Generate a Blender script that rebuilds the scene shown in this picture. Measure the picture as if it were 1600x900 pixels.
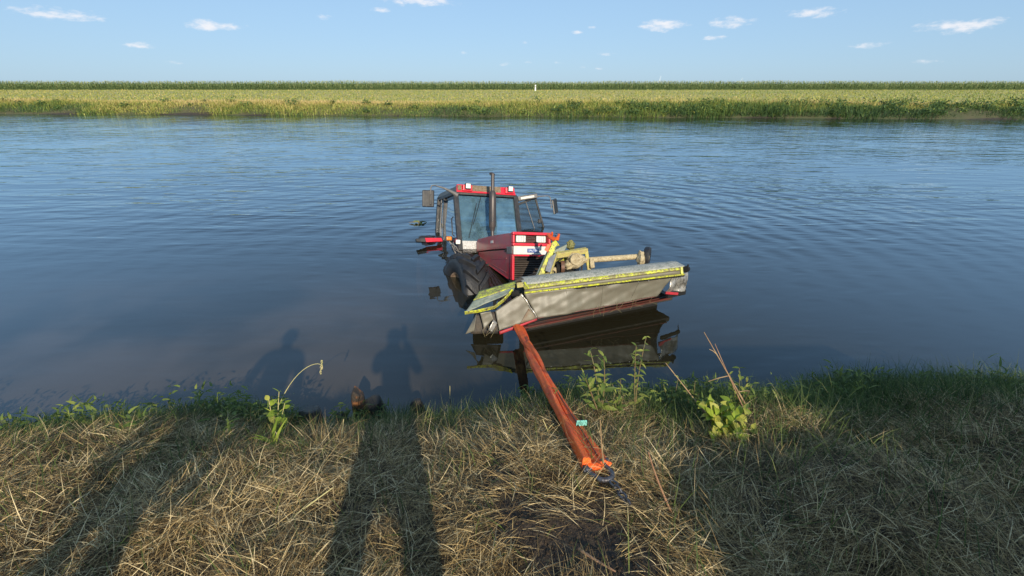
import bpy, math, random
import numpy as np
from mathutils import Vector, Matrix, Euler

for o in list(bpy.data.objects): bpy.data.objects.remove(o)
scene = bpy.context.scene
col = scene.collection
R = math.radians
rng = np.random.default_rng(7)
random.seed(7)

# ------------------------------------------------------------------ camera
CAM_H = 3.0; FPX = 750.0; PITCH = math.atan(319/750.0)
cd = bpy.data.cameras.new('camera'); cam = bpy.data.objects.new('camera', cd); col.objects.link(cam)
cam.location = (0, 0, CAM_H); cam.rotation_euler = (R(90)-PITCH, 0, 0)
cd.sensor_width = 36.0; cd.lens = FPX/1600*36; cd.clip_start = 0.02; cd.clip_end = 40000
scene.camera = cam
# ------------------------------------------------------------------ sun, sky, exposure
SUN_EL = 27.0; SHADOW_AZ = -13.6           # shadows run away from the camera, a little to the left
sd = Vector((math.sin(R(SHADOW_AZ))*math.cos(R(SUN_EL)), math.cos(R(SHADOW_AZ))*math.cos(R(SUN_EL)), -math.sin(R(SUN_EL))))
sl = bpy.data.lights.new('sun', 'SUN'); sun = bpy.data.objects.new('sun', sl); col.objects.link(sun)
sl.energy = 5.0; sl.angle = R(0.55); sl.color = (1.0, 0.88, 0.70)
sun.rotation_euler = sd.to_track_quat('-Z', 'Y').to_euler(); sun.location = (4, -12, 14)

world = bpy.data.worlds.new('World'); scene.world = world; world.use_nodes = True
nt = world.node_tree; nt.nodes.clear()
wout = nt.nodes.new('ShaderNodeOutputWorld'); bg = nt.nodes.new('ShaderNodeBackground')
sky = nt.nodes.new('ShaderNodeTexSky'); sky.sky_type = 'NISHITA'; sky.sun_disc = False
sky.sun_elevation = R(SUN_EL); sky.sun_rotation = R(180+SHADOW_AZ)
sky.air_density = 1.0; sky.dust_density = 0.35; sky.ozone_density = 4.0; sky.altitude = 0
bg.inputs['Strength'].default_value = 0.115
def wn(t, **k):
    n = nt.nodes.new(t)
    for a, b in k.items(): setattr(n, a, b)
    return n
def wmath(op, a, b=None, c=None):
    n = wn('ShaderNodeMath', operation=op)
    for i, v in enumerate((a, b, c)):
        if v is None: continue
        if isinstance(v, (int, float)): n.inputs[i].default_value = v
        else: nt.links.new(v, n.inputs[i])
    return n.outputs[0]
tc = wn('ShaderNodeTexCoord'); sx = wn('ShaderNodeSeparateXYZ'); nt.links.new(tc.outputs['Generated'], sx.inputs[0])
az = wmath('ARCTAN2', sx.outputs[0], sx.outputs[1]); el = wmath('ARCSINE', sx.outputs[2])
cxy = wn('ShaderNodeCombineXYZ'); nt.links.new(az, cxy.inputs[0]); nt.links.new(wmath('MULTIPLY', el, 2.6), cxy.inputs[1])
cnz = wn('ShaderNodeTexNoise'); cnz.inputs['Scale'].default_value = 34; cnz.inputs['Detail'].default_value = 6; cnz.inputs['Roughness'].default_value = 0.62
nt.links.new(cxy.outputs[0], cnz.inputs['Vector'])
def px_dir(px, py):
    u = (px-800)/FPX; v = (450-py)/FPX
    d = Vector((u, math.cos(PITCH)+v*math.sin(PITCH), -math.sin(PITCH)+v*math.cos(PITCH))).normalized()
    return d
# small fair-weather clouds: (pixel x, pixel y, half width, half height, density)
clouds = [(655, 2, 62, 7, 1.0), (597, 15, 20, 4.5, .75), (511, 27, 26, 5, .6), (1033, 39, 38, 9, 1.05), (1141, 35, 34, 8, 1.05),
          (1120, 59, 20, 5, .7), (903, 50, 12, 4, .75), (925, 43, 10, 3.5, .7), (820, 66, 11, 3.5, .6), (725, 83, 12, 4, .6),
          (789, 100, 13, 4, .8), (866, 98, 19, 3.5, .65), (823, 97, 12, 3, .5), (907, 106, 10, 3.5, .65), (948, 85, 24, 4, .55), (960, 70, 16, 3, .5), (935, 107, 10, 3, .5),
          (330, 40, 44, 8, .9), (210, 70, 30, 6, .7), (90, 22, 50, 9, .9), (270, 98, 22, 4, .6), (1270, 20, 40, 8, .9), (1360, 70, 30, 5, .7), (1500, 40, 50, 9, 1.0), (1450, 96, 22, 4, .6)]
cl = []
for (px, py, hw, hh, dn) in clouds:
    d = px_dir(px, py); e = math.asin(d.z); a = math.atan2(d.x, d.y)
    cl.append((a, e, hw/FPX*0.86, hh/FPX*0.86, dn))
rc = random.Random(3)
for i in range(26):                     # the same fair-weather clouds go on all round the horizon
    a = rc.uniform(0.9, 2*math.pi-0.9); e = R(rc.uniform(1.5, 14)); w = rc.uniform(.012, .05)
    cl.append((a if a < math.pi else a-2*math.pi, e, w, w*rc.uniform(.18, .28), rc.uniform(.55, 1)))
cmask = None
for (a, e, w, hgt, dn) in cl:
    dx = wmath('MULTIPLY', wmath('SUBTRACT', az, a), 1/w)
    dy = wmath('MULTIPLY', wmath('SUBTRACT', el, e), 1/hgt)
    q = wmath('ADD', wmath('MULTIPLY', dx, dx), wmath('MULTIPLY', dy, dy))
    m = wmath('SUBTRACT', dn, wmath('MULTIPLY', q, 0.75))
    cmask = m if cmask is None else wmath('MAXIMUM', cmask, m)
cm2 = wmath('ADD', cmask, wmath('MULTIPLY', wmath('SUBTRACT', cnz.outputs[0], 0.56), 3.2))
mr = wn('ShaderNodeMapRange', interpolation_type='SMOOTHSTEP'); nt.links.new(cm2, mr.inputs['Value'])
mr.inputs['From Min'].default_value = 0.05; mr.inputs['From Max'].default_value = 1.25; mr.inputs['To Max'].default_value = 0.85
mixc = wn('ShaderNodeMix', data_type='RGBA'); nt.links.new(mr.outputs[0], mixc.inputs['Factor'])
gam = wn('ShaderNodeGamma'); gam.inputs[1].default_value = 0.31; nt.links.new(sky.outputs[0], gam.inputs[0])
tint = wn('ShaderNodeMix', data_type='RGBA', blend_type='MULTIPLY'); tint.inputs['Factor'].default_value = 1; nt.links.new(gam.outputs[0], tint.inputs[6]); tint.inputs[7].default_value = (2.06, 2.82, 3.66, 1)
nt.links.new(tint.outputs[2], mixc.inputs[6]); mixc.inputs[7].default_value = (7.6, 7.5, 7.7, 1)
nt.links.new(mixc.outputs[2], bg.inputs['Color']); nt.links.new(bg.outputs[0], wout.inputs[0])

vs = scene.view_settings; vs.view_transform = 'Standard'; vs.look = 'None'; vs.gamma = 1.0; vs.use_curve_mapping = False
vs.exposure = 0.15
scene.render.resolution_x = 1024; scene.render.resolution_y = 576

# ------------------------------------------------------------------ helpers
def P(px, py, Y):
    """world point seen at a photograph pixel, at distance Y along the ground"""
    u = (px-800)/FPX; v = (450-py)/FPX
    d = Vector((u, math.cos(PITCH)+v*math.sin(PITCH), -math.sin(PITCH)+v*math.cos(PITCH)))
    return Vector((0, 0, CAM_H)) + d*(Y/d.y)
def PZ(px, py, z):
    u = (px-800)/FPX; v = (450-py)/FPX
    d = Vector((u, math.cos(PITCH)+v*math.sin(PITCH), -math.sin(PITCH)+v*math.cos(PITCH)))
    return Vector((0, 0, CAM_H)) + d*((z-CAM_H)/d.z)

MATS = {}
def mat(name, c, rough=.5, metal=0, c2=None, scale=6, amount=.5, contrast=.15, bump=0, bscale=40, spec=None, coat=0, detail=6, c3=None, s3=2.0, a3=.4, transl=0, alpha=None):
    m = bpy.data.materials.new(name); m.use_nodes = True; n = m.node_tree; L = n.links; N = n.nodes
    b = N['Principled BSDF']; b.inputs['Roughness'].default_value = rough; b.inputs['Metallic'].default_value = metal
    if spec is not None: b.inputs['Specular IOR Level'].default_value = spec
    if coat: b.inputs['Coat Weight'].default_value = coat; b.inputs['Coat Roughness'].default_value = .15
    if alpha is not None: b.inputs['Alpha'].default_value = alpha
    t = N.new('ShaderNodeTexCoord')
    cur = None
    b.inputs['Base Color'].default_value = (*c, 1)
    for (cc, ss, aa) in ((c2, scale, amount), (c3, s3, a3)):
        if cc is None: continue
        nz = N.new('ShaderNodeTexNoise'); nz.inputs['Scale'].default_value = ss; nz.inputs['Detail'].default_value = detail; nz.inputs['Roughness'].default_value = .65
        L.new(t.outputs['Object'], nz.inputs['Vector'])
        r = N.new('ShaderNodeMapRange'); r.inputs['From Min'].default_value = 1-aa-contrast; r.inputs['From Max'].default_value = 1-aa+contrast
        # noise is centred on 0.5: aa is the share that is covered
        L.new(nz.outputs[0], r.inputs['Value'])
        mx = N.new('ShaderNodeMix'); mx.data_type = 'RGBA'; L.new(r.outputs[0], mx.inputs['Factor'])
        if cur is None: mx.inputs[6].default_value = (*c, 1)
        else: L.new(cur, mx.inputs[6])
        mx.inputs[7].default_value = (*cc, 1); cur = mx.outputs[2]
    if cur is not None: L.new(cur, b.inputs['Base Color'])
    if bump:
        nz = N.new('ShaderNodeTexNoise'); nz.inputs['Scale'].default_value = bscale; nz.inputs['Detail'].default_value = 5
        L.new(t.outputs['Object'], nz.inputs['Vector'])
        bp = N.new('ShaderNodeBump'); bp.inputs['Strength'].default_value = bump; bp.inputs['Distance'].default_value = .02
        L.new(nz.outputs[0], bp.inputs['Height']); L.new(bp.outputs[0], b.inputs['Normal'])
    MATS[name] = m
    return m
def veg_mat(name, stops, transl=.25, rough=.6, noise=0.0):
    """plant material: colour by the blade's own random value"""
    m = bpy.data.materials.new(name); m.use_nodes = True; n = m.node_tree; L = n.links; N = n.nodes
    b = N['Principled BSDF']; b.inputs['Roughness'].default_value = rough; b.inputs['Specular IOR Level'].default_value = .3
    at = N.new('ShaderNodeAttribute'); at.attribute_name = 'rnd'
    cr = N.new('ShaderNodeValToRGB'); e = cr.color_ramp.elements
    while len(e) > 1: e.remove(e[-1])
    for i, (p, c) in enumerate(stops):
        k = e[0] if i == 0 else e.new(p)
        k.position = p; k.color = (*c, 1)
    L.new(at.outputs['Fac'], cr.inputs[0]); L.new(cr.outputs[0], b.inputs['Base Color'])
    tr = N.new('ShaderNodeBsdfTranslucent'); L.new(cr.outputs[0], tr.inputs[0])
    mx = N.new('ShaderNodeMixShader'); mx.inputs[0].default_value = transl
    L.new(b.outputs[0], mx.inputs[1]); L.new(tr.outputs[0], mx.inputs[2]); L.new(mx.outputs[0], N['Material Output'].inputs[0])
    MATS[name] = m
    return m

class MB:
    def __init__(s): s.v = []; s.f = []
    def add(s, vs, fs):
        o = len(s.v); s.v += [Vector(x) for x in vs]; s.f += [tuple(i+o for i in f) for f in fs]; return s
    def box(s, c, size, rot=None):
        sx, sy, sz = [k/2 for k in size]; c = Vector(c)
        vs = [Vector((x, y, z)) for z in (-sz, sz) for y in (-sy, sy) for x in (-sx, sx)]
        if rot is not None: vs = [rot @ v for v in vs]
        return s.add([c+v for v in vs], [(0, 2, 3, 1), (4, 5, 7, 6), (0, 1, 5, 4), (2, 6, 7, 3), (0, 4, 6, 2), (1, 3, 7, 5)])
    def hexa(s, pts):
        """8 points: bottom ring of 4, top ring of 4"""
        return s.add(pts, [(3, 2, 1, 0), (4, 5, 6, 7), (0, 1, 5, 4), (1, 2, 6, 5), (2, 3, 7, 6), (3, 0, 4, 7)])
    def bar(s, a, b, w, h, upv=(0, 0, 1)):
        a = Vector(a); b = Vector(b); d = (b-a).normalized(); up = Vector(upv)
        side = d.cross(up).normalized(); up = side.cross(d).normalized()
        r = []
        for p in (a, b): r.append([p-side*w/2-up*h/2, p+side*w/2-up*h/2, p+side*w/2+up*h/2, p-side*w/2+up*h/2])
        return s.hexa(r[0]+r[1])
    def tube(s, path, rad, n=12, cap=True, flat=1.0, twist=0, lobes=0):
        path = [Vector(p) for p in path]; k = len(path)
        rad = [rad]*k if isinstance(rad, (int, float)) else list(rad)
        o = len(s.v); prev = None
        for i, p in enumerate(path):
            d = (path[min(i+1, k-1)]-path[max(i-1, 0)]).normalized()
            if prev is None:
                a = d.cross(Vector((0, 0, 1)))
                if a.length < 1e-3: a = d.cross(Vector((0, 1, 0)))
                a.normalize()
            else:
                a = (prev - d*prev.dot(d)).normalized()
            prev = a; b = d.cross(a)
            for j in range(n):
                t = 2*math.pi*j/n
                rl = rad[i]*(1+(.09*math.cos(lobes*t+.6*math.sin(i*.35)) if lobes else 0)); x = math.cos(t)*rl; y = math.sin(t)*rl*flat
                tw = twist*i/max(1, k-1); X = x*math.cos(tw)-y*math.sin(tw); Y = x*math.sin(tw)+y*math.cos(tw)
                s.v.append(p+a*X+b*Y)
        for i in range(k-1):
            for j in range(n):
                j2 = (j+1) % n
                s.f.append((o+i*n+j, o+i*n+j2, o+(i+1)*n+j2, o+(i+1)*n+j))
        if cap:
            s.f.append(tuple(o+j for j in reversed(range(n)))); s.f.append(tuple(o+(k-1)*n+j for j in range(n)))
        return s
    def lathe(s, prof, c=(0, 0, 0), axis='y', n=40, closed=True):
        """profile of (radius, height along the axis)"""
        c = Vector(c); o = len(s.v); k = len(prof)
        for i in range(n):
            t = 2*math.pi*i/n
            for (r, h) in prof:
                if axis == 'y': v = (r*math.cos(t), h, r*math.sin(t))
                elif axis == 'x': v = (h, r*math.cos(t), r*math.sin(t))
                else: v = (r*math.cos(t), r*math.sin(t), h)
                s.v.append(c+Vector(v))
        for i in range(n):
            i2 = (i+1) % n
            for j in range(k if closed else k-1):
                j2 = (j+1) % k
                s.f.append((o+i*k+j, o+i*k+j2, o+i2*k+j2, o+i2*k+j))
        return s
    def prism(s, poly, off):
        """a flat polygon of 3-D points pushed out by a vector"""
        off = Vector(off); k = len(poly); a = [Vector(p) for p in poly]
        fs = [tuple(range(k)), tuple(reversed(range(k, 2*k)))]
        fs += [(i, k+i, k+(i+1) % k, (i+1) % k) for i in range(k)]
        return s.add(a+[p+off for p in a], fs)
    def grid(s, fn, nu, nv):
        o = len(s.v)
        for j in range(nv+1):
            for i in range(nu+1): s.v.append(Vector(fn(i/nu, j/nv)))
        for j in range(nv):
            for i in range(nu):
                a = o+j*(nu+1)+i; s.f.append((a, a+1, a+nu+2, a+nu+1))
        return s
def mesh_of(mb, name, m=None, smooth=True, angle=38):
    me = bpy.data.meshes.new(name); me.from_pydata([tuple(v) for v in mb.v], [], mb.f); me.update()
    import bmesh
    bm = bmesh.new(); bm.from_mesh(me); bmesh.ops.recalc_face_normals(bm, faces=bm.faces); bm.to_mesh(me); bm.free()
    if m is not None: me.materials.append(MATS[m] if isinstance(m, str) else m)
    if smooth:
        me.polygons.foreach_set('use_smooth', [True]*len(me.polygons)); me.set_sharp_from_angle(angle=R(angle))
    return me
def obj(name, mb, m, parent=None, bevel=0, solid=0, loc=None, angle=38, segs=2):
    me = mb if isinstance(mb, bpy.types.Mesh) else mesh_of(mb, name, m, angle=angle)
    o = bpy.data.objects.new(name, me); col.objects.link(o)
    if parent is not None: o.parent = parent
    if loc is not None: o.location = loc
    if solid:
        q = o.modifiers.new('thickness', 'SOLIDIFY'); q.thickness = solid; q.offset = 0
    if bevel:
        q = o.modifiers.new('bevel', 'BEVEL'); q.width = bevel; q.segments = segs; q.limit_method = 'ANGLE'; q.angle_limit = R(40); q.harden_normals = True
    return o
def tag(o, label, cat, group=None):
    o['label'] = label; o['category'] = cat
    if group: o['group'] = group
    return o
def empty(name, loc=(0, 0, 0), rot=(0, 0, 0)):
    o = bpy.data.objects.new(name, None); col.objects.link(o); o.location = loc; o.rotation_euler = rot; o.empty_display_size = .2
    return o
def structure(o): o['kind'] = 'structure'; return o
def np_mesh(name, V, Fq, m, rnd=None):
    me = bpy.data.meshes.new(name); V = np.asarray(V, np.float32); Fq = np.asarray(Fq, np.int32)
    me.vertices.add(len(V)); me.vertices.foreach_set('co', V.ravel())
    k = Fq.shape[1]
    me.loops.add(Fq.size); me.loops.foreach_set('vertex_index', Fq.ravel())
    me.polygons.add(len(Fq)); me.polygons.foreach_set('loop_start', np.arange(0, Fq.size, k, dtype=np.int32))
    me.update(calc_edges=True); me.validate()
    if rnd is not None:
        a = me.attributes.new('rnd', 'FLOAT', 'POINT'); a.data.foreach_set('value', np.asarray(rnd, np.float32))
    me.materials.append(MATS[m])
    return me
def smooth_noise(x, y, s, seed=0):
    r = np.random.default_rng(seed); out = 0
    for k in range(5):
        a, b, c = r.uniform(0, 6.28, 3); f = r.uniform(.6, 1.6)/s
        out = out+np.sin(x*f*np.cos(a)+y*f*np.sin(a)+b)*np.cos(x*f*.7*np.sin(c)-y*f*.7*np.cos(c)+a)
    return out/3.0
def ribbons(name, roots, azim, elev, bend, length, width, m, rnd, seg=3, floor=None, roll=None, curl=None, taper=1.0):
    """many narrow blades as one mesh (roots Nx3, the rest N)"""
    n = len(roots); p = np.array(roots, float); V = np.zeros((n, seg+1, 2, 3))
    side0 = np.stack([-np.sin(azim), np.cos(azim), np.zeros(n)], 1)
    roll = np.zeros(n) if roll is None else roll
    a = azim.copy()
    for i in range(seg+1):
        t = i/seg
        w = width*(1-taper*t**1.6)*(.55+.45*min(1, 3*t+.3))
        e = elev-bend*t
        d = np.stack([np.cos(a)*np.cos(e), np.sin(a)*np.cos(e), np.sin(e)], 1)
        nrm = np.stack([-np.cos(a)*np.sin(e), -np.sin(a)*np.sin(e), np.cos(e)], 1)
        sv = np.stack([-np.sin(a), np.cos(a), np.zeros(n)], 1)*np.cos(roll)[:, None]+nrm*np.sin(roll)[:, None]
        V[:, i, 0] = p-sv*(w/2)[:, None]; V[:, i, 1] = p+sv*(w/2)[:, None]
        p = p+d*(length/seg)[:, None]
        if curl is not None: a = a+curl/seg
        if floor is not None:
            g = floor(p[:, 0], p[:, 1]); p[:, 2] = np.maximum(p[:, 2], g+.006)
    base = (np.arange(n)*(seg+1)*2)[:, None]
    fs = np.concatenate([base+np.array([[2*i, 2*i+1, 2*i+3, 2*i+2]]) for i in range(seg)], 0)
    return np_mesh(name, V.reshape(-1, 3), fs, m, np.repeat(rnd, (seg+1)*2))

# ------------------------------------------------------------------ materials
mat('river_mud', (.055, .042, .026), .75, c2=(.03, .024, .016), scale=3, amount=.5, bump=.4, bscale=8)
mat('bank_soil', (.045, .030, .019), .9, c2=(.020, .014, .010), scale=9, amount=.5, c3=(.10, .07, .04), s3=40, a3=.40, bump=.9, bscale=30)
mat('far_soil', (.085, .075, .035), .9, c2=(.06, .07, .025), scale=.7, amount=.5, bump=.5, bscale=4)
mat('meadow_grass', (.34, .31, .075), .9, c2=(.23, .27, .06), scale=.06, amount=.5, contrast=.12, c3=(.44, .35, .13), s3=.25, a3=.45, bump=.6, bscale=3)
mat('red_paint_shaded', (.44, .014, .033), .34, c2=(.30, .016, .028), scale=2.5, amount=.5, contrast=.3, c3=(.15, .10, .07), s3=8, a3=.40, coat=.2, bump=.04, bscale=6)  # hood red, darkened for its shaded side, with mud over it
mat('red_paint_lit', (.66, .022, .045), .33, c2=(.52, .02, .035), scale=5, amount=.45, c3=(.25, .12, .08), s3=18, a3=.3, coat=.25)  # same red kept brighter for the faces turned to the sun
mat('white_paint', (.66, .64, .58), .4, c2=(.55, .52, .45), scale=8, amount=.4)
mat('decal_blue', (.03, .075, .26), .4)
mat('decal_white', (.75, .77, .8), .45)
mat('black_plastic', (.016, .016, .018), .42, c2=(.05, .046, .04), scale=9, amount=.42, bump=.1, bscale=60)
mat('grille_dark', (.040, .030, .024), .55, c2=(.085, .062, .045), scale=12, amount=.5)
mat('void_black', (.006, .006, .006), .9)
mat('engine_dark', (.022, .020, .019), .65, c2=(.06, .045, .03), scale=8, amount=.45, bump=.3, bscale=25)
mat('exhaust_metal', (.055, .053, .055), .42, metal=.3, c2=(.09, .07, .06), scale=9, amount=.45)
mat('cab_frame', (.020, .020, .022), .42, c2=(.065, .062, .056), scale=7, amount=.42, bump=.1, bscale=50)
mat('cab_grey', (.20, .19, .18), .5, c2=(.09, .085, .08), scale=9, amount=.5)
mat('roof_moss', (.17, .11, .06), .85, c2=(.09, .07, .035), scale=30, amount=.5, c3=(.36, .30, .22), s3=60, a3=.42, bump=.6, bscale=70)
mat('lamp_lens', (.78, .77, .70), .18, c2=(.5, .49, .43), scale=40, amount=.45, coat=.5)
mat('amber_lens', (.85, .25, .02), .25, c2=(.6, .12, .01), scale=50, amount=.45, coat=.5)
mat('muddy_plate', (.62, .62, .60), .5, c2=(.30, .28, .25), scale=40, amount=.5)
mat('seat_fabric', (.05, .05, .055), .85, c2=(.08, .07, .06), scale=20, amount=.5)
mat('interior_grey', (.07, .075, .08), .6, c2=(.12, .12, .11), scale=6, amount=.45)
mat('tyre_rubber', (.012, .012, .014), .5, c2=(.034, .032, .029), scale=9, amount=.44, bump=.25, bscale=50)
mat('rim_paint', (.32, .22, .15), .6, c2=(.14, .09, .06), scale=8, amount=.5)
mat('lime_paint', (.58, .62, .045), .5, c2=(.24, .24, .07), scale=11, amount=.5, contrast=.08, c3=(.18, .13, .07), s3=40, a3=.46, bump=.2, bscale=60)
mat('lime_bright', (.60, .64, .03), .5, c2=(.28, .27, .07), scale=14, amount=.49, contrast=.07, c3=(.12, .09, .05), s3=40, a3=.43)
mat('cover_plate', (.13, .155, .125), .62, c2=(.33, .32, .26), scale=7, amount=.5, contrast=.12, c3=(.47, .46, .40), s3=48, a3=.46, bump=.25, bscale=60)
mat('cover_dark', (.17, .21, .175), .6, c2=(.26, .28, .22), scale=7, amount=.5, c3=(.10, .12, .10), s3=22, a3=.38)
mat('curtain_cloth', (.178, .168, .128), .47, c2=(.130, .122, .090), scale=1.7, amount=.5, contrast=.25, c3=(.13, .11, .08), s3=9, a3=.36, bump=.12, bscale=9)
mat('curtain_silver', (.42, .41, .38), .25, metal=.35, c2=(.2, .19, .16), scale=10, amount=.5, bump=.4, bscale=22)
mat('rust_stain', (.16, .09, .05), .8, c2=(.235, .22, .165), scale=9, amount=.5)
mat('red_trim', (.44, .03, .045), .5, c2=(.2, .04, .035), scale=12, amount=.42)
mat('red_steel', (.11, .022, .014), .5, c2=(.07, .03, .02), scale=9, amount=.5, bump=.2, bscale=30)
mat('orange_paint', (.70, .10, .015), .45, c2=(.45, .08, .02), scale=14, amount=.4)
mat('mud_crust', (.47, .38, .22), .85, c2=(.26, .20, .11), scale=18, amount=.5, c3=(.55, .48, .32), s3=45, a3=.42, bump=.7, bscale=40)
mat('mud_lime', (.44, .37, .13), .75, c2=(.48, .46, .07), scale=12, amount=.42, c3=(.30, .22, .12), s3=30, a3=.42, bump=.5, bscale=45)
mat('grey_steel', (.33, .34, .36), .38, metal=.4, c2=(.22, .21, .2), scale=10, amount=.45)
mat('moss_lump', (.20, .19, .05), .85, c2=(.08, .09, .03), scale=30, amount=.5, c3=(.35, .3, .14), s3=50, a3=.4, bump=.8, bscale=50)
mat('rust_ring', (.17, .08, .045), .6, c2=(.07, .04, .03), scale=20, amount=.5)
mat('sling_cloth', (.97, .16, .012), .6, c2=(.78, .08, .010), scale=7, amount=.5, c3=(.40, .08, .03), s3=26, a3=.30, bump=.35, bscale=90)
mat('print_black', (.03, .015, .012), .8)
mat('tag_teal', (.20, .62, .55), .5, c2=(.3, .7, .64), scale=40, amount=.4)
mat('tag_print', (.03, .12, .12), .6)
mat('shackle_steel', (.11, .12, .14), .45, metal=.6, c2=(.06, .05, .05), scale=30, amount=.45, bump=.3, bscale=60)
mat('stone', (.07, .065, .055), .8, c2=(.04, .037, .032), scale=7, amount=.5, c3=(.11, .105, .085), s3=24, a3=.42, bump=.8, bscale=18)
mat('stone_orange', (.30, .12, .04), .8, c2=(.16, .07, .03), scale=12, amount=.5, c3=(.03, .024, .018), s3=9, a3=.56, contrast=.05, bump=.8, bscale=30)
mat('stone_dark', (.028, .026, .022), .7, c2=(.015, .014, .012), scale=9, amount=.5, bump=.8, bscale=14)
mat('black_sheet', (.018, .019, .022), .35, c2=(.035, .034, .033), scale=6, amount=.5)
mat('turbine_white', (.85, .86, .88), .5)
mat('post_white', (.82, .82, .80), .6, c2=(.7, .7, .66), scale=2, amount=.4)
mat('skin', (.55, .32, .22), .55); mat('hair', (.05, .035, .02), .7)
mat('jacket_orange', (.60, .16, .03), .85); mat('shirt_navy', (.03, .045, .09), .85); mat('shirt_green', (.05, .09, .05), .85); mat('shirt_grey', (.2, .2, .2), .85)
mat('trousers', (.05, .055, .07), .85); mat('boots', (.03, .025, .02), .6); mat('phone_black', (.01, .01, .012), .2)
veg_mat('straw', [(0, (.018, .012, .007)), (.25, (.075, .050, .024)), (.5, (.26, .175, .072)), (.75, (.58, .41, .170)), (1, (.84, .68, .38))], .18)
veg_mat('green_grass', [(0, (.030, .050, .014)), (.45, (.075, .120, .026)), (.75, (.16, .20, .05)), (1, (.34, .31, .13))], .3)
veg_mat('far_weeds', [(0, (.05, .10, .042)), (.3, (.15, .235, .062)), (.52, (.34, .37, .075)), (.75, (.56, .47, .15)), (1, (.70, .53, .25))], .3)
veg_mat('maize_leaf', [(0, (.04, .07, .03)), (.5, (.16, .235, .085)), (.85, (.34, .43, .18)), (1, (.50, .48, .24))], .35)
veg_mat('weed_leaf', [(0, (.055, .10, .022)), (.5, (.15, .21, .045)), (1, (.30, .33, .07))], .35, .5)
veg_mat('lime_leaf', [(0, (.16, .25, .03)), (.6, (.34, .43, .05)), (1, (.50, .48, .10))], .4, .5)
mat('weed_stem', (.15, .16, .06), .7, c2=(.2, .12, .07), scale=12, amount=.5)
mat('dry_stem', (.38, .27, .14), .8, c2=(.22, .13, .07), scale=14, amount=.5)
mat('pale_stem', (.46, .44, .17), .7, c2=(.55, .47, .25), scale=14, amount=.5)
mat('brown_stem', (.24, .12, .07), .7, c2=(.36, .22, .12), scale=14, amount=.5)

# window glass: mostly clear, grey-blue tint, mirror at grazing angles
def glass(name, tint, film, filmcol):
    m = bpy.data.materials.new(name); m.use_nodes = True; N = m.node_tree.nodes; L = m.node_tree.links; N.clear()
    out = N.new('ShaderNodeOutputMaterial'); tr = N.new('ShaderNodeBsdfTransparent'); tr.inputs[0].default_value = (*tint, 1)
    gl = N.new('ShaderNodeBsdfGlossy'); gl.inputs['Roughness'].default_value = .03
    fr = N.new('ShaderNodeFresnel'); fr.inputs[0].default_value = 1.5
    mx = N.new('ShaderNodeMixShader'); L.new(fr.outputs[0], mx.inputs[0]); L.new(tr.outputs[0], mx.inputs[1]); L.new(gl.outputs[0], mx.inputs[2])
    df = N.new('ShaderNodeBsdfDiffuse'); df.inputs[0].default_value = (*filmcol, 1)
    t = N.new('ShaderNodeTexCoord'); nz = N.new('ShaderNodeTexNoise'); nz.inputs['Scale'].default_value = 5; nz.inputs['Detail'].default_value = 8; nz.inputs['Roughness'].default_value = .75
    L.new(t.outputs['Object'], nz.inputs['Vector'])
    mr = N.new('ShaderNodeMapRange'); mr.inputs['From Min'].default_value = .35; mr.inputs['From Max'].default_value = .75; mr.inputs['To Min'].default_value = film*.3; mr.inputs['To Max'].default_value = film
    L.new(nz.outputs[0], mr.inputs[0])
    m2 = N.new('ShaderNodeMixShader'); L.new(mr.outputs[0], m2.inputs[0]); L.new(mx.outputs[0], m2.inputs[1]); L.new(df.outputs[0], m2.inputs[2]); L.new(m2.outputs[0], out.inputs[0])
    MATS[name] = m
glass('cab_glass', (.78, .93, 1.0), .16, (.36, .58, .70))  # windscreen veiled with a patchy pale blue film
glass('door_glass', (.52, .60, .64), .12, (.24, .31, .35))
mat('mirror_glass', (.5, .52, .55), .05, metal=1)

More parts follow.
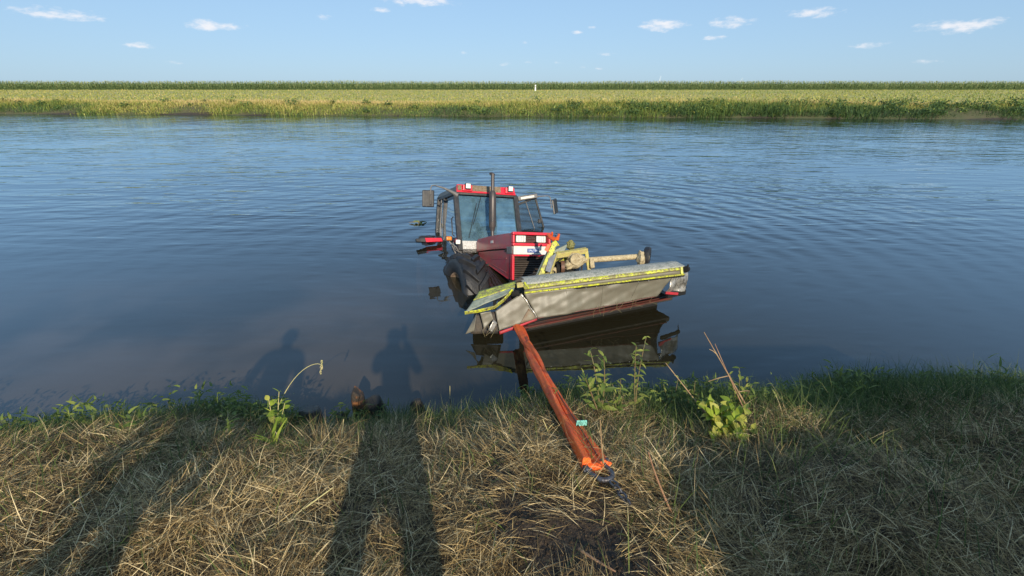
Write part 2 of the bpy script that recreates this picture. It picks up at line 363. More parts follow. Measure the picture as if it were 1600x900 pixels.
# river water: mirror by Fresnel over a murky body that still lets a little through
def water_material():
    m = bpy.data.materials.new('river_water'); m.use_nodes = True; N = m.node_tree.nodes; L = m.node_tree.links; N.clear()
    out = N.new('ShaderNodeOutputMaterial')
    geo = N.new('ShaderNodeNewGeometry'); 
    def noise(scale, sxyz, detail, rot=0):
        mp = N.new('ShaderNodeMapping'); mp.inputs['Scale'].default_value = sxyz; mp.inputs['Rotation'].default_value = (0, 0, rot)
        L.new(geo.outputs['Position'], mp.inputs['Vector'])
        nz = N.new('ShaderNodeTexNoise'); nz.inputs['Scale'].default_value = scale; nz.inputs['Detail'].default_value = detail; nz.inputs['Roughness'].default_value = .5
        nz.inputs['Distortion'].default_value = .25
        L.new(mp.outputs[0], nz.inputs['Vector']); return nz.outputs[0]
    def mth(op, a, b):
        n = N.new('ShaderNodeMath'); n.operation = op
        for i, v in enumerate((a, b)):
            if isinstance(v, (int, float)): n.inputs[i].default_value = v
            else: L.new(v, n.inputs[i])
        return n.outputs[0]
    w1 = noise(.9, (.5, 1.9, 1), 2, R(8)); w2 = noise(2.2, (.55, 1.7, 1), 2, R(-14)); w3 = noise(8, (.7, 1.6, 1), 2, R(20)); big = noise(.16, (1, 1.3, 1), 2)
    # calm near the bank, livelier out on the river
    sp = N.new('ShaderNodeSeparateXYZ'); L.new(geo.outputs['Position'], sp.inputs[0])
    mr = N.new('ShaderNodeMapRange'); mr.interpolation_type = 'SMOOTHSTEP'; L.new(sp.outputs[1], mr.inputs[0])
    mr.inputs['From Min'].default_value = 6.2; mr.inputs['From Max'].default_value = 13; mr.inputs['To Min'].default_value = .09; mr.inputs['To Max'].default_value = 1
    gust = N.new('ShaderNodeMapRange'); L.new(big, gust.inputs[0]); gust.inputs['From Min'].default_value = .35; gust.inputs['From Max'].default_value = .65; gust.inputs['To Min'].default_value = .45; gust.inputs['To Max'].default_value = 1.2
    h = mth('ADD', mth('ADD', mth('MULTIPLY', w1, 1.0), mth('MULTIPLY', w2, .32)), mth('MULTIPLY', w3, .05))
    h = mth('MULTIPLY', h, mth('MULTIPLY', mr.outputs[0], gust.outputs[0]))
    for (cx_, cy_, wl_, am_, r0, r1) in ((-.6, 9.2, .62, .15, 17, 3.0),):
        vd = N.new('ShaderNodeVectorMath'); vd.operation = 'DISTANCE'; L.new(geo.outputs['Position'], vd.inputs[0]); vd.inputs[1].default_value = (cx_, cy_, 0)
        ph_ = mth('ADD', mth('MULTIPLY', vd.outputs['Value'], 6.283/wl_), mth('MULTIPLY', w1, 9.0))
        fd_ = N.new('ShaderNodeMapRange'); fd_.interpolation_type = 'SMOOTHSTEP'; L.new(vd.outputs['Value'], fd_.inputs[0]); fd_.inputs['From Min'].default_value = r0; fd_.inputs['From Max'].default_value = r1
        lv_ = N.new('ShaderNodeMapRange'); lv_.interpolation_type = 'SMOOTHSTEP'; L.new(sp.outputs[0], lv_.inputs[0]); lv_.inputs['From Min'].default_value = -6; lv_.inputs['From Max'].default_value = 2; lv_.inputs['To Min'].default_value = .25
        h = mth('ADD', h, mth('MULTIPLY', mth('MULTIPLY', mth('SINE', ph_, 0), am_), mth('MULTIPLY', mth('MULTIPLY', fd_.outputs[0], mr.outputs[0]), lv_.outputs[0])))
    bp = N.new('ShaderNodeBump'); bp.inputs['Strength'].default_value = 1.0; bp.inputs['Distance'].default_value = .06; L.new(h, bp.inputs['Height'])
    body = N.new('ShaderNodeBsdfDiffuse')
    mn = noise(.55, (1, 1, 1), 3)
    cr = N.new('ShaderNodeMix'); cr.data_type = 'RGBA'; L.new(mn, cr.inputs['Factor']); cr.inputs[6].default_value = (.017, .015, .008, 1); cr.inputs[7].default_value = (.026, .023, .013, 1)
    pl1 = noise(.42, (1, .8, 1), 4, R(30)); pm = N.new('ShaderNodeMapRange'); pm.interpolation_type = 'SMOOTHSTEP'; L.new(pl1, pm.inputs[0]); pm.inputs['From Min'].default_value = .36; pm.inputs['From Max'].default_value = .62
    nr = N.new('ShaderNodeMapRange'); nr.interpolation_type = 'SMOOTHSTEP'; L.new(sp.outputs[1], nr.inputs[0]); nr.inputs['From Min'].default_value = 8.5; nr.inputs['From Max'].default_value = 5.0
    c3 = N.new('ShaderNodeMix'); c3.data_type = 'RGBA'; lf = N.new('ShaderNodeMapRange'); lf.interpolation_type = 'SMOOTHSTEP'; L.new(sp.outputs[0], lf.inputs[0]); lf.inputs['From Min'].default_value = .2; lf.inputs['From Max'].default_value = -.9
    L.new(mth('MULTIPLY', mth('MULTIPLY', pm.outputs[0], nr.outputs[0]), lf.outputs[0]), c3.inputs['Factor']); L.new(cr.outputs[2], c3.inputs[6]); c3.inputs[7].default_value = (.085, .068, .050, 1)
    L.new(c3.outputs[2], body.inputs[0])
    tr = N.new('ShaderNodeBsdfTransparent'); tr.inputs[0].default_value = (.62, .55, .38, 1)
    m1 = N.new('ShaderNodeMixShader'); m1.inputs[0].default_value = .26; L.new(body.outputs[0], m1.inputs[1]); L.new(tr.outputs[0], m1.inputs[2])
    gl = N.new('ShaderNodeBsdfGlossy'); gl.inputs['Roughness'].default_value = .025; gl.inputs['Color'].default_value = (.80, .93, 1, 1); L.new(bp.outputs[0], gl.inputs['Normal'])
    lw = N.new('ShaderNodeLayerWeight'); lw.inputs['Blend'].default_value = .5; L.new(bp.outputs[0], lw.inputs['Normal'])
    refl = mth('ADD', mth('MULTIPLY', mth('POWER', lw.outputs['Facing'], 3.45), .97), .02)      # Schlick reflectance of the water
    m2 = N.new('ShaderNodeMixShader'); L.new(refl, m2.inputs[0]); L.new(m1.outputs[0], m2.inputs[1]); L.new(gl.outputs[0], m2.inputs[2])
    L.new(m2.outputs[0], out.inputs[0]); MATS['river_water'] = m
water_material()

# ------------------------------------------------------------------ ground, water
NB_S = np.array([-4000, -40, -5, -4.0, -3.0, -1.9, -1.1, -.55, -.2, 0, .5, 1.5, 3, 5.5, 10, 30])
NB_Z = np.array([1.6, 1.5, 1.44, 1.38, 1.22, .98, .71, .40, .12, -.05, -.28, -.55, -.92, -1.70, -2.4, -2.6])
FB_T = np.array([-40, -8, -3, -1, 0, .3, 1.2, 2.6, 4, 8, 4000, 40000])
FB_Z = np.array([-2.6, -2.2, -.9, -.35, 0, .22, .62, 1.0, 1.17, 1.2, 1.2, 1.2])
def y_near(x): return 3.86+.28*np.tanh(x/3.0)+.10*np.sin(x*1.9+.6)+.06*np.sin(x*4.3)
def y_far(x): return 50.8-.0863*np.clip(x, -120, 120)+.25*np.sin(x*.33)+.15*np.sin(x*.9+1)
def height(x, y):
    x = np.asarray(x, float); y = np.asarray(y, float)
    a = np.interp(y-y_near(x), NB_S, NB_Z); b = np.interp(y-y_far(x), FB_T, FB_Z)
    h = np.where(y < 30, a, b)
    near = np.clip((4.6-y)/1.0, 0, 1)*np.clip((y+6)/4, 0, 1)
    return h+near*(.055*smooth_noise(x, y, .30, 1)+.045*smooth_noise(x, y, .10, 2))
xs = np.concatenate([-np.geomspace(6000, 7.5, 34), np.arange(-7, 7.01, .07), np.geomspace(7.5, 6000, 34)])
ys = np.concatenate([np.array([-400, -120, -40, -20, -10, -6, -4, -3, -2, -1.5, -1, -.6, -.3]), np.arange(0, 5.6, .06), np.arange(5.8, 14, .5), np.arange(15, 46, 3.0), np.arange(46, 62, .5), np.geomspace(63, 30000, 40)])
XX, YY = np.meshgrid(xs, ys); ZZ = height(XX, YY)
V = np.stack([XX.ravel(), YY.ravel(), ZZ.ravel()], 1); nx = len(xs); ny = len(ys)
ii = (np.arange(ny-1)[:, None]*nx+np.arange(nx-1)[None, :]).ravel()
Fg = np.stack([ii, ii+1, ii+nx+1, ii+nx], 1)
gm = np_mesh('ground', V, Fg, 'bank_soil')
for k in ('river_mud', 'far_soil', 'meadow_grass'): gm.materials.append(MATS[k])
yc = V[Fg].mean(1); s_n = yc[:, 1]-y_near(yc[:, 0]); t_f = yc[:, 1]-y_far(yc[:, 0])
mi = np.where(t_f > 3.4, 3, np.where(t_f > -.3, 2, np.where(s_n > .35, 1, 0))).astype(np.int32)
gm.polygons.foreach_set('material_index', mi); gm.polygons.foreach_set('use_smooth', np.ones(len(Fg), bool))
ground = bpy.data.objects.new('ground', gm); col.objects.link(ground); structure(ground)
wx = np.concatenate([-np.geomspace(6000, 8, 20), np.linspace(-7, 7, 15), np.geomspace(8, 6000, 20)])
Vw = []; 
for x in wx:
    a = float(y_near(x))-.7; b = float(y_far(x))+1.0
    Vw += [(x, a+(b-a)*k/12, 0) for k in range(13)]
Fw = [(i*13+j, (i+1)*13+j, (i+1)*13+j+1, i*13+j+1) for i in range(len(wx)-1) for j in range(12)]
wm = np_mesh('river', Vw, Fw, 'river_water'); water = bpy.data.objects.new('river', wm); col.objects.link(water); structure(water)

# ================================================================== TRACTOR
TLOC = Vector((-.931, 9.662, -1.675)); TROT = Euler((R(-8.02), R(-17.54), R(-66.66)), 'XYZ'); TM = TROT.to_matrix(); TMI = TM.transposed()
def PLx(px, py, x):
    """tractor-frame point seen at a pixel, on the plane x = const of the tractor"""
    a = TMI @ (Vector((0, 0, CAM_H))-TLOC); b = TMI @ (P(px, py, 5)-Vector((0, 0, CAM_H)))
    return a+b*((x-a.x)/b.x)
def PLy(px, py, y):
    a = TMI @ (Vector((0, 0, CAM_H))-TLOC); b = TMI @ (P(px, py, 5)-Vector((0, 0, CAM_H)))
    return a+b*((y-a.y)/b.y)
def text_mesh(body, size, m, extrude=.001):
    cu = bpy.data.curves.new('lettering', 'FONT'); cu.body = body; cu.size = size; cu.extrude = extrude; cu.align_x = 'CENTER'; cu.align_y = 'CENTER'
    o = bpy.data.objects.new('tmp', cu); col.objects.link(o)
    dg = bpy.context.evaluated_depsgraph_get(); me = bpy.data.meshes.new_from_object(o.evaluated_get(dg)); bpy.data.objects.remove(o)
    me.materials.clear(); me.materials.append(MATS[m]); return me

tr = empty('tractor', TLOC, TROT)
tag(tr, 'red tractor with black cab sunk nose up in the river', 'tractor')
XF = 3.25; HW = .32
# hood: rounded upper cover
mb = MB()
prof = [(-HW, 1.36), (-HW, 1.545), (-.285, 1.605), (-.24, 1.618), (.24, 1.618), (.285, 1.605), (HW, 1.545), (HW, 1.36)]
nseg = 6
for i in range(nseg+1):
    t = i/nseg; x = 1.41+(3.20-1.41)*t; dz = -.045*(1-t)+.012*math.sin(t*3.14)
    mb.v += [Vector((x, y, z+dz)) for (y, z) in prof]
k = len(prof)
for i in range(nseg):
    for j in range(k): mb.f.append((i*k+j, i*k+(j+1) % k, (i+1)*k+(j+1) % k, (i+1)*k+j))
mb.f.append(tuple(range(k))); mb.f.append(tuple(nseg*k+j for j in reversed(range(k))))
hood = obj('hood', mb, 'red_paint_shaded', tr, bevel=.008)
# lower side panels, both sides
for s in (-1, 1):
    y0 = s*(HW-.012)
    poly = [(1.50, y0, 1.31), (3.22, y0, 1.345), (3.22, y0, .875), (3.02, y0, .865), (1.50, y0, 1.19)]
    sp_ = obj('side_panel', MB().prism(poly, (0, -s*.02, 0)), 'red_paint_shaded', tr, bevel=.006)
    y1 = s*(HW-.010)
    for (xa, xb, za, zb) in ((2.25, 2.95, 1.02, 1.19),):
        pb = MB()
        for (p, q) in (((xa, zb), (xb, zb+.01)), ((xb, zb+.01), (xb, za-.05)), ((xb, za-.05), (xa, za+.08)), ((xa, za+.08), (xa, zb))):
            pb.bar((p[0], y1, p[1]), (q[0], y1, q[1]), .014, .012)
        obj('pressing', pb, 'red_paint_shaded', sp_, bevel=.004)
    obj('trim_line', MB().bar((1.52, y1, 1.20), (3.0, y1, .885), .010, .008), 'red_paint_lit', sp_)
    obj('band_end', MB().box((3.10, s*(HW-.004), 1.335), (.22, .012, .115)), 'cab_grey', tr, bevel=.003)
    obj('maker_mark', MB().box((2.93, s*(HW-.005), 1.33), (.07, .008, .05)), 'print_black', sp_, bevel=.002)
    obj('shadow_gap', MB().box((2.35, s*(HW-.03), 1.35), (1.72, .02, .05)), 'void_black', tr)
obj('hood_decal', MB().box((2.28, -HW-.001, 1.485), (.13, .006, .045)), 'muddy_plate', hood)
# front: red frame, lamp recess, white band, grille
def fbox(y0, y1, z0, z1, x0, x1): return MB().box(((x0+x1)/2, (y0+y1)/2, (z0+z1)/2), (abs(x1-x0), abs(y1-y0), abs(z1-z0)))
fr = MB()
fr.box((3.23, 0, 1.597), (.09, .66, .046)); fr.box((3.23, 0, 1.425), (.09, .66, .046))
fr.box((3.23, -.311, 1.511), (.088, .038, .13)); fr.box((3.23, .311, 1.511), (.088, .038, .13))
obj('front_frame', fr, 'red_paint_lit', tr, bevel=.014, segs=3)
fr = MB(); fr.box((3.22, -.312, 1.065), (.085, .036, .40)); fr.box((3.22, .312, 1.065), (.085, .036, .40)); fr.box((3.222, 0, 1.252), (.08, .588, .026))
obj('grille_frame', fr, 'red_paint_lit', tr, bevel=.008)
obj('lamp_recess', fbox(-.292, .292, 1.446, 1.576, 3.17, 3.20), 'void_black', tr)
for z in (1.47, 1.495, 1.52, 1.545): obj('lamp_grille_slat', fbox(-.085, .075, z-.007, z+.007, 3.195, 3.225), 'grille_dark', tr, bevel=.002)
for (ya, yb) in ((-.262, -.098), (.088, .252)):
    hl = obj('headlight', fbox(ya-.008, yb+.008, 1.452, 1.572, 3.19, 3.235), 'black_plastic', tr, bevel=.008)
    obj('lens', fbox(ya, yb, 1.460, 1.564, 3.225, 3.248), 'lamp_lens', hl, bevel=.012, segs=3)
    for q in range(1, 4): obj('lens_rib', fbox(ya+(yb-ya)*q/4-.002, ya+(yb-ya)*q/4+.002, 1.468, 1.556, 3.246, 3.251), 'cab_grey', hl)
wb = obj('white_band', fbox(-.305, .305, 1.268, 1.400, 3.19, 3.252), 'white_paint', tr, bevel=.005)
bd = obj('badge', fbox(-.075, .125, 1.298, 1.362, 3.25, 3.258), 'decal_blue', tr, bevel=.002)
tx = bpy.data.objects.new('badge_lettering', text_mesh('SAUTER', .047, 'decal_white')); col.objects.link(tx); tx.parent = bd
tx.matrix_local = Matrix.Translation((3.2595, .025, 1.330)) @ Matrix(((0, 0, 1, 0), (1, 0, 0, 0), (0, 1, 0, 0), (0, 0, 0, 1)))
obj('grille_backing', fbox(-.296, .296, .87, 1.24, 3.14, 3.16), 'void_black', tr)
zz = 1.228
while zz > .875:
    obj('grille_slat', MB().box((3.195, 0, zz), (.045, .588, .011), Matrix.Rotation(R(-22), 3, 'Y')), 'grille_dark', tr, bevel=.002); zz -= .0285
obj('engine_block', MB().box((2.3, 0, 1.02), (1.7, .46, .66)), 'engine_dark', tr, bevel=.03)
eng = MB(); eng.tube([(1.55, -.30, 1.2), (1.9, -.31, 1.12), (2.1, -.28, .9)], .025); eng.box((1.75, -.28, .98), (.42, .12, .26)); eng.tube([(2.05, -.27, .75), (2.05, -.27, 1.1)], .07)
obj('engine_filters', eng, 'engine_dark', tr, bevel=.01)
obj('gearbox_housing', MB().box((.6, 0, .78), (1.9, .5, .55)), 'engine_dark', tr, bevel=.04)
ax = MB(); ax.tube([(2.52, -.75, .6), (2.52, -.3, .62), (2.52, .3, .62), (2.52, .75, .6)], [.10, .085, .085, .10], 14); ax.box((2.52, 0, .66), (.34, .34, .28))
obj('front_axle', ax, 'engine_dark', tr, bevel=.02)
ax = MB(); ax.tube([(0, -.9, .78), (0, .9, .78)], .13, 16); ax.box((0, 0, .8), (.5, .6, .5))
obj('rear_axle', ax, 'engine_dark', tr, bevel=.02)
# front linkage
for s in (-1, 1):
    li = MB(); li.bar((3.05, s*.30, .72), (3.75, s*.36, .62), .05, .10); li.bar((3.05, s*.24, .9), (3.35, s*.24, .66), .07, .07)
    obj('linkage_arm', li, 'engine_dark', tr, bevel=.01)
obj('linkage_block', MB().box((3.16, 0, .76), (.22, .62, .2)), 'engine_dark', tr, bevel=.02)
# exhaust
ex, ey = 1.58, -.06
eb = MB(); eb.tube([(ex+.02, ey, 1.50), (ex+.01, ey, 1.62), (ex, ey, 1.72)], [.034, .034, .034], 16)
eb.tube([(ex, ey, 1.71), (ex, ey, 1.77), (ex, ey, 1.80), (ex, ey, 2.30), (ex, ey, 2.42), (ex, ey, 2.47)], [.042, .054, .068, .068, .064, .038], 20)
eb.tube([(ex, ey, 2.46), (ex, ey, 2.74), (ex, ey, 2.785)], [.034, .034, .040], 16)
exh = obj('exhaust_pipe', eb, 'exhaust_metal', tr, angle=50)
eb = MB(); eb.tube([(ex, ey, 2.775), (ex-.03, ey-.01, 2.80), (ex-.05, ey-.05, 2.785)], [.044, .040, .030], 12, flat=.55)
obj('rain_cap', eb, 'exhaust_metal', exh)
eb = MB(); eb.tube([(ex, ey, 2.20), (ex, ey, 2.225)], .066, 20)
obj('clamp_band', eb, 'engine_dark', exh)
# --- cab
CW = .63
def lerp(a, b, t): return Vector(a)*(1-t)+Vector(b)*t
cbm = MB()
A0 = {s: Vector((1.37, s*CW, 1.33)) for s in (-1, 1)}; A1 = {s: Vector((1.02, s*CW, 2.46)) for s in (-1, 1)}
C0 = {s: Vector((-.20, s*.72, 1.35)) for s in (-1, 1)}; C1 = {s: Vector((-.33, s*.62, 2.48)) for s in (-1, 1)}
for s in (-1, 1):
    obj('front_pillar', MB().bar(A0[s], A1[s], .095, .09, (1, 0, .3)), 'cab_frame', tr, bevel=.014)
    obj('rear_pillar', MB().bar(C0[s], C1[s], .10, .09, (1, 0, 0)), 'cab_frame', tr, bevel=.014)
    obj('cab_rail', MB().bar(A1[s]+Vector((.02, 0, 0)), C1[s], .07, .075), 'cab_frame', tr, bevel=.012)
    obj('cab_sill', MB().bar(A0[s], C0[s], .08, .09), 'cab_frame', tr, bevel=.012)
obj('windscreen_header', MB().bar(A1[-1], A1[1], .07, .06), 'cab_frame', tr, bevel=.012)
obj('windscreen_sill', MB().bar(A0[-1]+Vector((0, .04, .0)), A0[1]-Vector((0, .04, 0)), .06, .07), 'cab_frame', tr, bevel=.01)
obj('rear_header', MB().bar(C1[-1], C1[1], .07, .07), 'cab_frame', tr, bevel=.012)
obj('rear_sill', MB().bar(C0[-1], C0[1], .07, .09), 'cab_frame', tr, bevel=.012)
lb = MB(); lb.hexa([(-.25, -.70, .75), (1.30, -.56, .75), (1.30, .56, .75), (-.25, .70, .75), (-.22, -.71, 1.33), (1.36, -.60, 1.31), (1.36, .60, 1.31), (-.22, .71, 1.33)])
obj('cab_base', lb, 'engine_dark', tr, bevel=.02)
# roof
rb = MB(); rb.hexa([(-.40, -.68, 2.49), (1.06, -.64, 2.47), (1.06, .64, 2.47), (-.40, .68, 2.49), (-.34, -.60, 2.62), (.96, -.57, 2.63), (.96, .57, 2.63), (-.34, .60, 2.62)])
roof = obj('roof', rb, 'cab_frame', tr, bevel=.03, segs=3)
fx = MB(); fx.hexa([(1.00, -.625, 2.478), (1.085, -.625, 2.474), (1.085, .625, 2.474), (1.00, .625, 2.478), (.95, -.60, 2.632), (1.03, -.60, 2.632), (1.03, .60, 2.632), (.95, .60, 2.632)])
obj('roof_front', fx, 'red_paint_lit', roof, bevel=.012)
fx = MB(); fx.hexa([(1.06, -.30, 2.51), (1.078, -.30, 2.51), (1.078, .30, 2.51), (1.06, .30, 2.51), (1.0, -.30, 2.628), (1.040, -.30, 2.628), (1.040, .30, 2.628), (1.0, .30, 2.628)])
obj('roof_intake', fx, 'roof_moss', roof, bevel=.004)
for (ya, yb) in ((-.60, -.52), ): obj('roof_corner', MB().box((1.055, (ya+yb)/2, 2.56), (.05, yb-ya, .10)), 'roof_moss', roof, bevel=.01)
for yy in (-.41, .48):
    wl = obj('work_light', MB().box((1.085, yy, 2.56), (.07, .19, .12)), 'red_paint_lit', tr, bevel=.012)
    obj('lamp_housing', MB().box((1.12, yy, 2.585), (.07, .115, .115)), 'black_plastic', wl, bevel=.012)
    obj('lens', MB().box((1.157, yy+.003, 2.592), (.012, .090, .092)), 'lamp_lens', wl, bevel=.012, segs=3)
# windscreen and windows
n_ = (A1[-1]-A0[-1]).cross(Vector((0, 1, 0))).normalized()
def wpt(y, t): return lerp((1.37, y, 1.33), (1.02, y, 2.46), t)
pane = lambda pts, name, m='cab_glass', par=None: obj(name, MB().prism(pts, n_*.006), m, par or tr)
ws = pane([wpt(-.59, .06), wpt(.59, .06), wpt(.59, .955), wpt(-.59, .955)], 'windscreen')
glass('dark_pane_glass', (.42, .48, .52), .10, (.2, .24, .26)); pane([p+n_*.02 for p in (wpt(-.58, .60), wpt(.58, .60), wpt(.58, .95), wpt(-.58, .95))], 'dark_pane', 'dark_pane_glass')  # darker tinted pane over the upper part of the windscreen
obj('dirty_lower_pane', MB().prism([p+n_*-.02 for p in (wpt(-.585, .01), wpt(-.27, .01), wpt(-.27, .165), wpt(-.585, .165))], n_*-.006), 'muddy_plate', tr, bevel=.003)
wp = MB(); wp.tube([wpt(-.12, .95)-n_*.03, wpt(-.20, .75)-n_*.03, wpt(-.33, .45)-n_*.025], .006, 6); wp.tube([wpt(-.22, .83)-n_*.022, wpt(-.44, .22)-n_*.022], .007, 6)
obj('wiper', wp, 'black_plastic', tr)
for s in (-1,):
    poly = [lerp(A0[s], C0[s], .06)+Vector((0, 0, .04)), lerp(A0[s], C0[s], .96)+Vector((0, 0, .04)), lerp(A1[s], C1[s], .96)-Vector((0, 0, .04)), lerp(A1[s], C1[s], .06)-Vector((0, 0, .04))]
    obj('side_window', MB().prism(poly, (0, .006, 0)), 'door_glass', tr)
    obj('door_post', MB().bar(lerp(A0[s], C0[s], .62)+Vector((0, -.01, 0)), lerp(A1[s], C1[s], .60)+Vector((0, -.01, 0)), .06, .045, (1, 0, 0)), 'cab_frame', tr, bevel=.008)
    obj('door_seal', MB().bar(lerp(A0[s], C0[s], .80)+Vector((0, -.02, 0)), lerp(A1[s], C1[s], .80)+Vector((0, -.02, 0)), .016, .016, (1, 0, 0)), 'cab_grey', tr, bevel=.004)
    hd = MB(); hd.tube([lerp(A0[s], C0[s], .16)+Vector((0, -.03, .28)), lerp(A0[s], C0[s], .16)+Vector((.0, -.07, .31)), lerp(A0[s], C0[s], .18)+Vector((-.03, -.07, .62)), lerp(A0[s], C0[s], .19)+Vector((-.04, -.03, .66))], .012, 8)
    obj('grab_handle', hd, 'black_plastic', tr)
poly = [C0[-1]+Vector((0, .05, .05)), C0[1]+Vector((0, -.05, .05)), C1[1]+Vector((0, -.05, -.04)), C1[-1]+Vector((0, .05, -.04))]
obj('rear_window', MB().prism(poly, (-.006, 0, 0)), 'door_glass', tr)
# cab interior
obj('dashboard', MB().box((1.10, 0.02, 1.42), (.30, .42, .26)), 'interior_grey', tr, bevel=.04)
st = MB(); ctr = Vector((.88, .02, 1.66)); ru = Vector((.45, 0, 1)).normalized()
e1 = Vector((0, 1, 0)); e2 = ru.cross(e1)
st.tube([ctr+(e1*math.cos(t)+e2*math.sin(t))*.20 for t in [2*math.pi*i/28 for i in range(29)]], .014, 8, cap=False)
for t in (.5, 2.6, 4.7): st.tube([ctr-ru*.03, ctr+(e1*math.cos(t)+e2*math.sin(t))*.195], .010, 6)
st.tube([ctr-ru*.02, ctr-ru*.28], .03, 10)
obj('steering_wheel', st, 'black_plastic', tr)
se = MB(); se.box((.18, 0, 1.36), (.46, .48, .14)); se.box((-.04, 0, 1.70), (.13, .46, .58), Matrix.Rotation(R(-10), 3, 'Y'))
obj('driver_seat', se, 'seat_fabric', tr, bevel=.05, segs=3)
obj('cab_floor', MB().box((.6, 0, 1.10), (1.5, 1.2, .05)), 'interior_grey', tr)
for (x, y) in ((.75, -.32), (.66, -.36), (.8, .30)):
    lv = MB(); lv.tube([(x, y, 1.1), (x+.05, y, 1.55)], .010, 6); lv.tube([(x+.05, y, 1.55), (x+.056, y, 1.60)], .022, 8)
    obj('control_lever', lv, 'black_plastic', tr)
# open left door, swung out behind the cab
DX = .30
d_tl = PLx(808, 320, DX); d_tr = PLx(836, 309, DX); d_br = PLx(853, 368, DX); d_bl = PLx(815, 372, DX)
dr = empty('open_door'); dr.parent = tr
obj('door_frame', MB().bar(d_tr+Vector((0, 0, .01)), d_br, .04, .045, (1, 0, 0)).bar(d_tl, d_tr, .05, .05, (1, 0, 0)).bar(d_tl, d_bl, .04, .05, (1, 0, 0)).bar(d_bl, d_br, .04, .05, (1, 0, 0)), 'cab_frame', dr, bevel=.010)
obj('door_glass', MB().prism([d_tl, d_tr, d_br, d_bl], (-.006, 0, 0)), 'door_glass', dr)
obj('door_stay', MB().tube([lerp(d_tl, d_tr, .45)+Vector((.02, 0, 0)), lerp(d_bl, d_br, .62)+Vector((.02, 0, 0))], .009, 8), 'cab_grey', dr)
obj('door_latch', MB().box(lerp(d_tr, d_br, .62)+Vector((.03, -.07, 0)), (.05, .07, .10)), 'black_plastic', dr, bevel=.012)
hA = PLx(809, 311, DX+.12); hB = PLx(839, 306, DX+.10)
obj('door_header', MB().bar(hA, hB, .10, .075, (1, 0, .2)), 'cab_grey', dr, bevel=.014)
obj('header_panel', MB().bar(lerp(hA, hB, .10)+Vector((.055, 0, .0)), lerp(hA, hB, .8)+Vector((.055, 0, 0)), .012, .05, (0, 0, 1)), 'white_paint', dr, bevel=.004)
# mirrors
mr_ = empty('mirror'); mr_.parent = tr
am = MB(); am.tube([PLx(840, 307, DX+.1), PLx(855, 306, DX+.12), PLx(859, 307, DX+.12), PLx(860.5, 312, DX+.12), PLx(861.5, 326, DX+.12)], [.016, .011, .011, .011, .011], 8)
obj('mirror_arm', am, 'cab_grey', mr_)
def board(pts, n, th, name, m, par):
    return obj(name, MB().prism(pts, n*th), m, par, bevel=.018, segs=3)
q = [PLx(861.5, 312, DX+.18), PLx(866.5, 309.5, DX-.02), PLx(869.5, 332, DX-.02), PLx(864.5, 335, DX+.18)]
board(q, Vector((.25, .9, 0)).normalized(), .05, 'mirror_housing', 'black_plastic', mr_)
mr_ = empty('mirror'); mr_.parent = tr
MX = 1.10
am = MB(); am.tube([PLx(714, 305, 1.06), PLx(706, 300, 1.08), PLx(694, 294, MX), PLx(684, 291, MX)], [.050, .030, .018, .014], 10)
am.tube([PLx(686, 291.5, MX), PLx(679, 289.5, MX), PLx(674.5, 290, MX), PLx(673, 294, MX), PLx(673, 318, MX)], .011, 8)
obj('mirror_arm', am, 'cab_grey', mr_)
q = [PLx(659.8, 296.5, MX-.02), PLx(678.6, 297, MX-.02), PLx(678.2, 323.5, MX-.02), PLx(659.6, 323, MX-.02)]
board(q, Vector((-.96, .2, 0)).normalized(), .05, 'mirror_housing', 'black_plastic', mr_)
obj('mirror_clamp', MB().bar(PLx(673.5, 303, MX+.012), PLx(673, 320, MX+.012), .03, .022, (1, 0, 0)), 'cab_frame', mr_, bevel=.006)
# lamps by the screen pillar
a = PLx(701.5, 373, 1.30)
il = obj('indicator_lamp', MB().box(a+Vector((-.03, 0, 0)), (.05, .135, .10)), 'black_plastic', tr, bevel=.012)
obj('amber_lens', MB().box(a+Vector((.005, 0, .005)), (.05, .105, .075)), 'amber_lens', il, bevel=.02, segs=3)
obj('lamp_bracket', MB().tube([a+Vector((-.02, .01, -.05)), PLx(706, 382, 1.3), PLx(714, 389, 1.34)], .014, 8).tube([PLx(706, 382, 1.3), PLx(712, 396, 1.3)], .012, 8), 'cab_grey', il)
a = PLx(715.5, 378, 1.40)
obj('side_lamp', MB().box(a, (.06, .085, .085)), 'lamp_lens', tr, bevel=.014, segs=3)
ho = MB()
for (p0, p1, p2, r_) in (((706, 381), (713, 386), (716, 392), .010), ((708, 378), (711, 390), (722, 396), .008), ((735, 395), (728, 398), (712, 401), .012)):
    ho.tube([PLx(*p0, 1.36), PLx(*p1, 1.40), PLx(*p2, 1.38)], r_, 7)
obj('cable', ho, 'cab_grey', tr)
rl = MB(); rl.tube([PLx(712, 404, 1.75), PLx(716, 399, 1.75), PLx(730, 398, 1.75), PLx(734, 402, 1.75)], .012, 8)
obj('step_rail', rl, 'dry_stem', tr)
# rear mudguards: bent red sheets, black rubber edge
for s in (-1, 1):
    fm = MB(); pts = []
    def fpt(t, w): 
        an = R(150-125*t); rr = .74
        return Vector((rr*math.cos(an)*.98+.02, s*(.66+.46*w), .78+rr*math.sin(an)*.98))
    fm.grid(lambda u, v: fpt(u, v), 14, 3)
    fd = obj('mudguard', fm, 'red_paint_lit', tr, solid=.018)
    fe = MB(); fe.grid(lambda u, v: fpt(u, 1)+Vector((0, s*.09*v, -.02*v)), 14, 1)
    obj('rubber_edge', fe, 'black_plastic', fd, solid=.015)
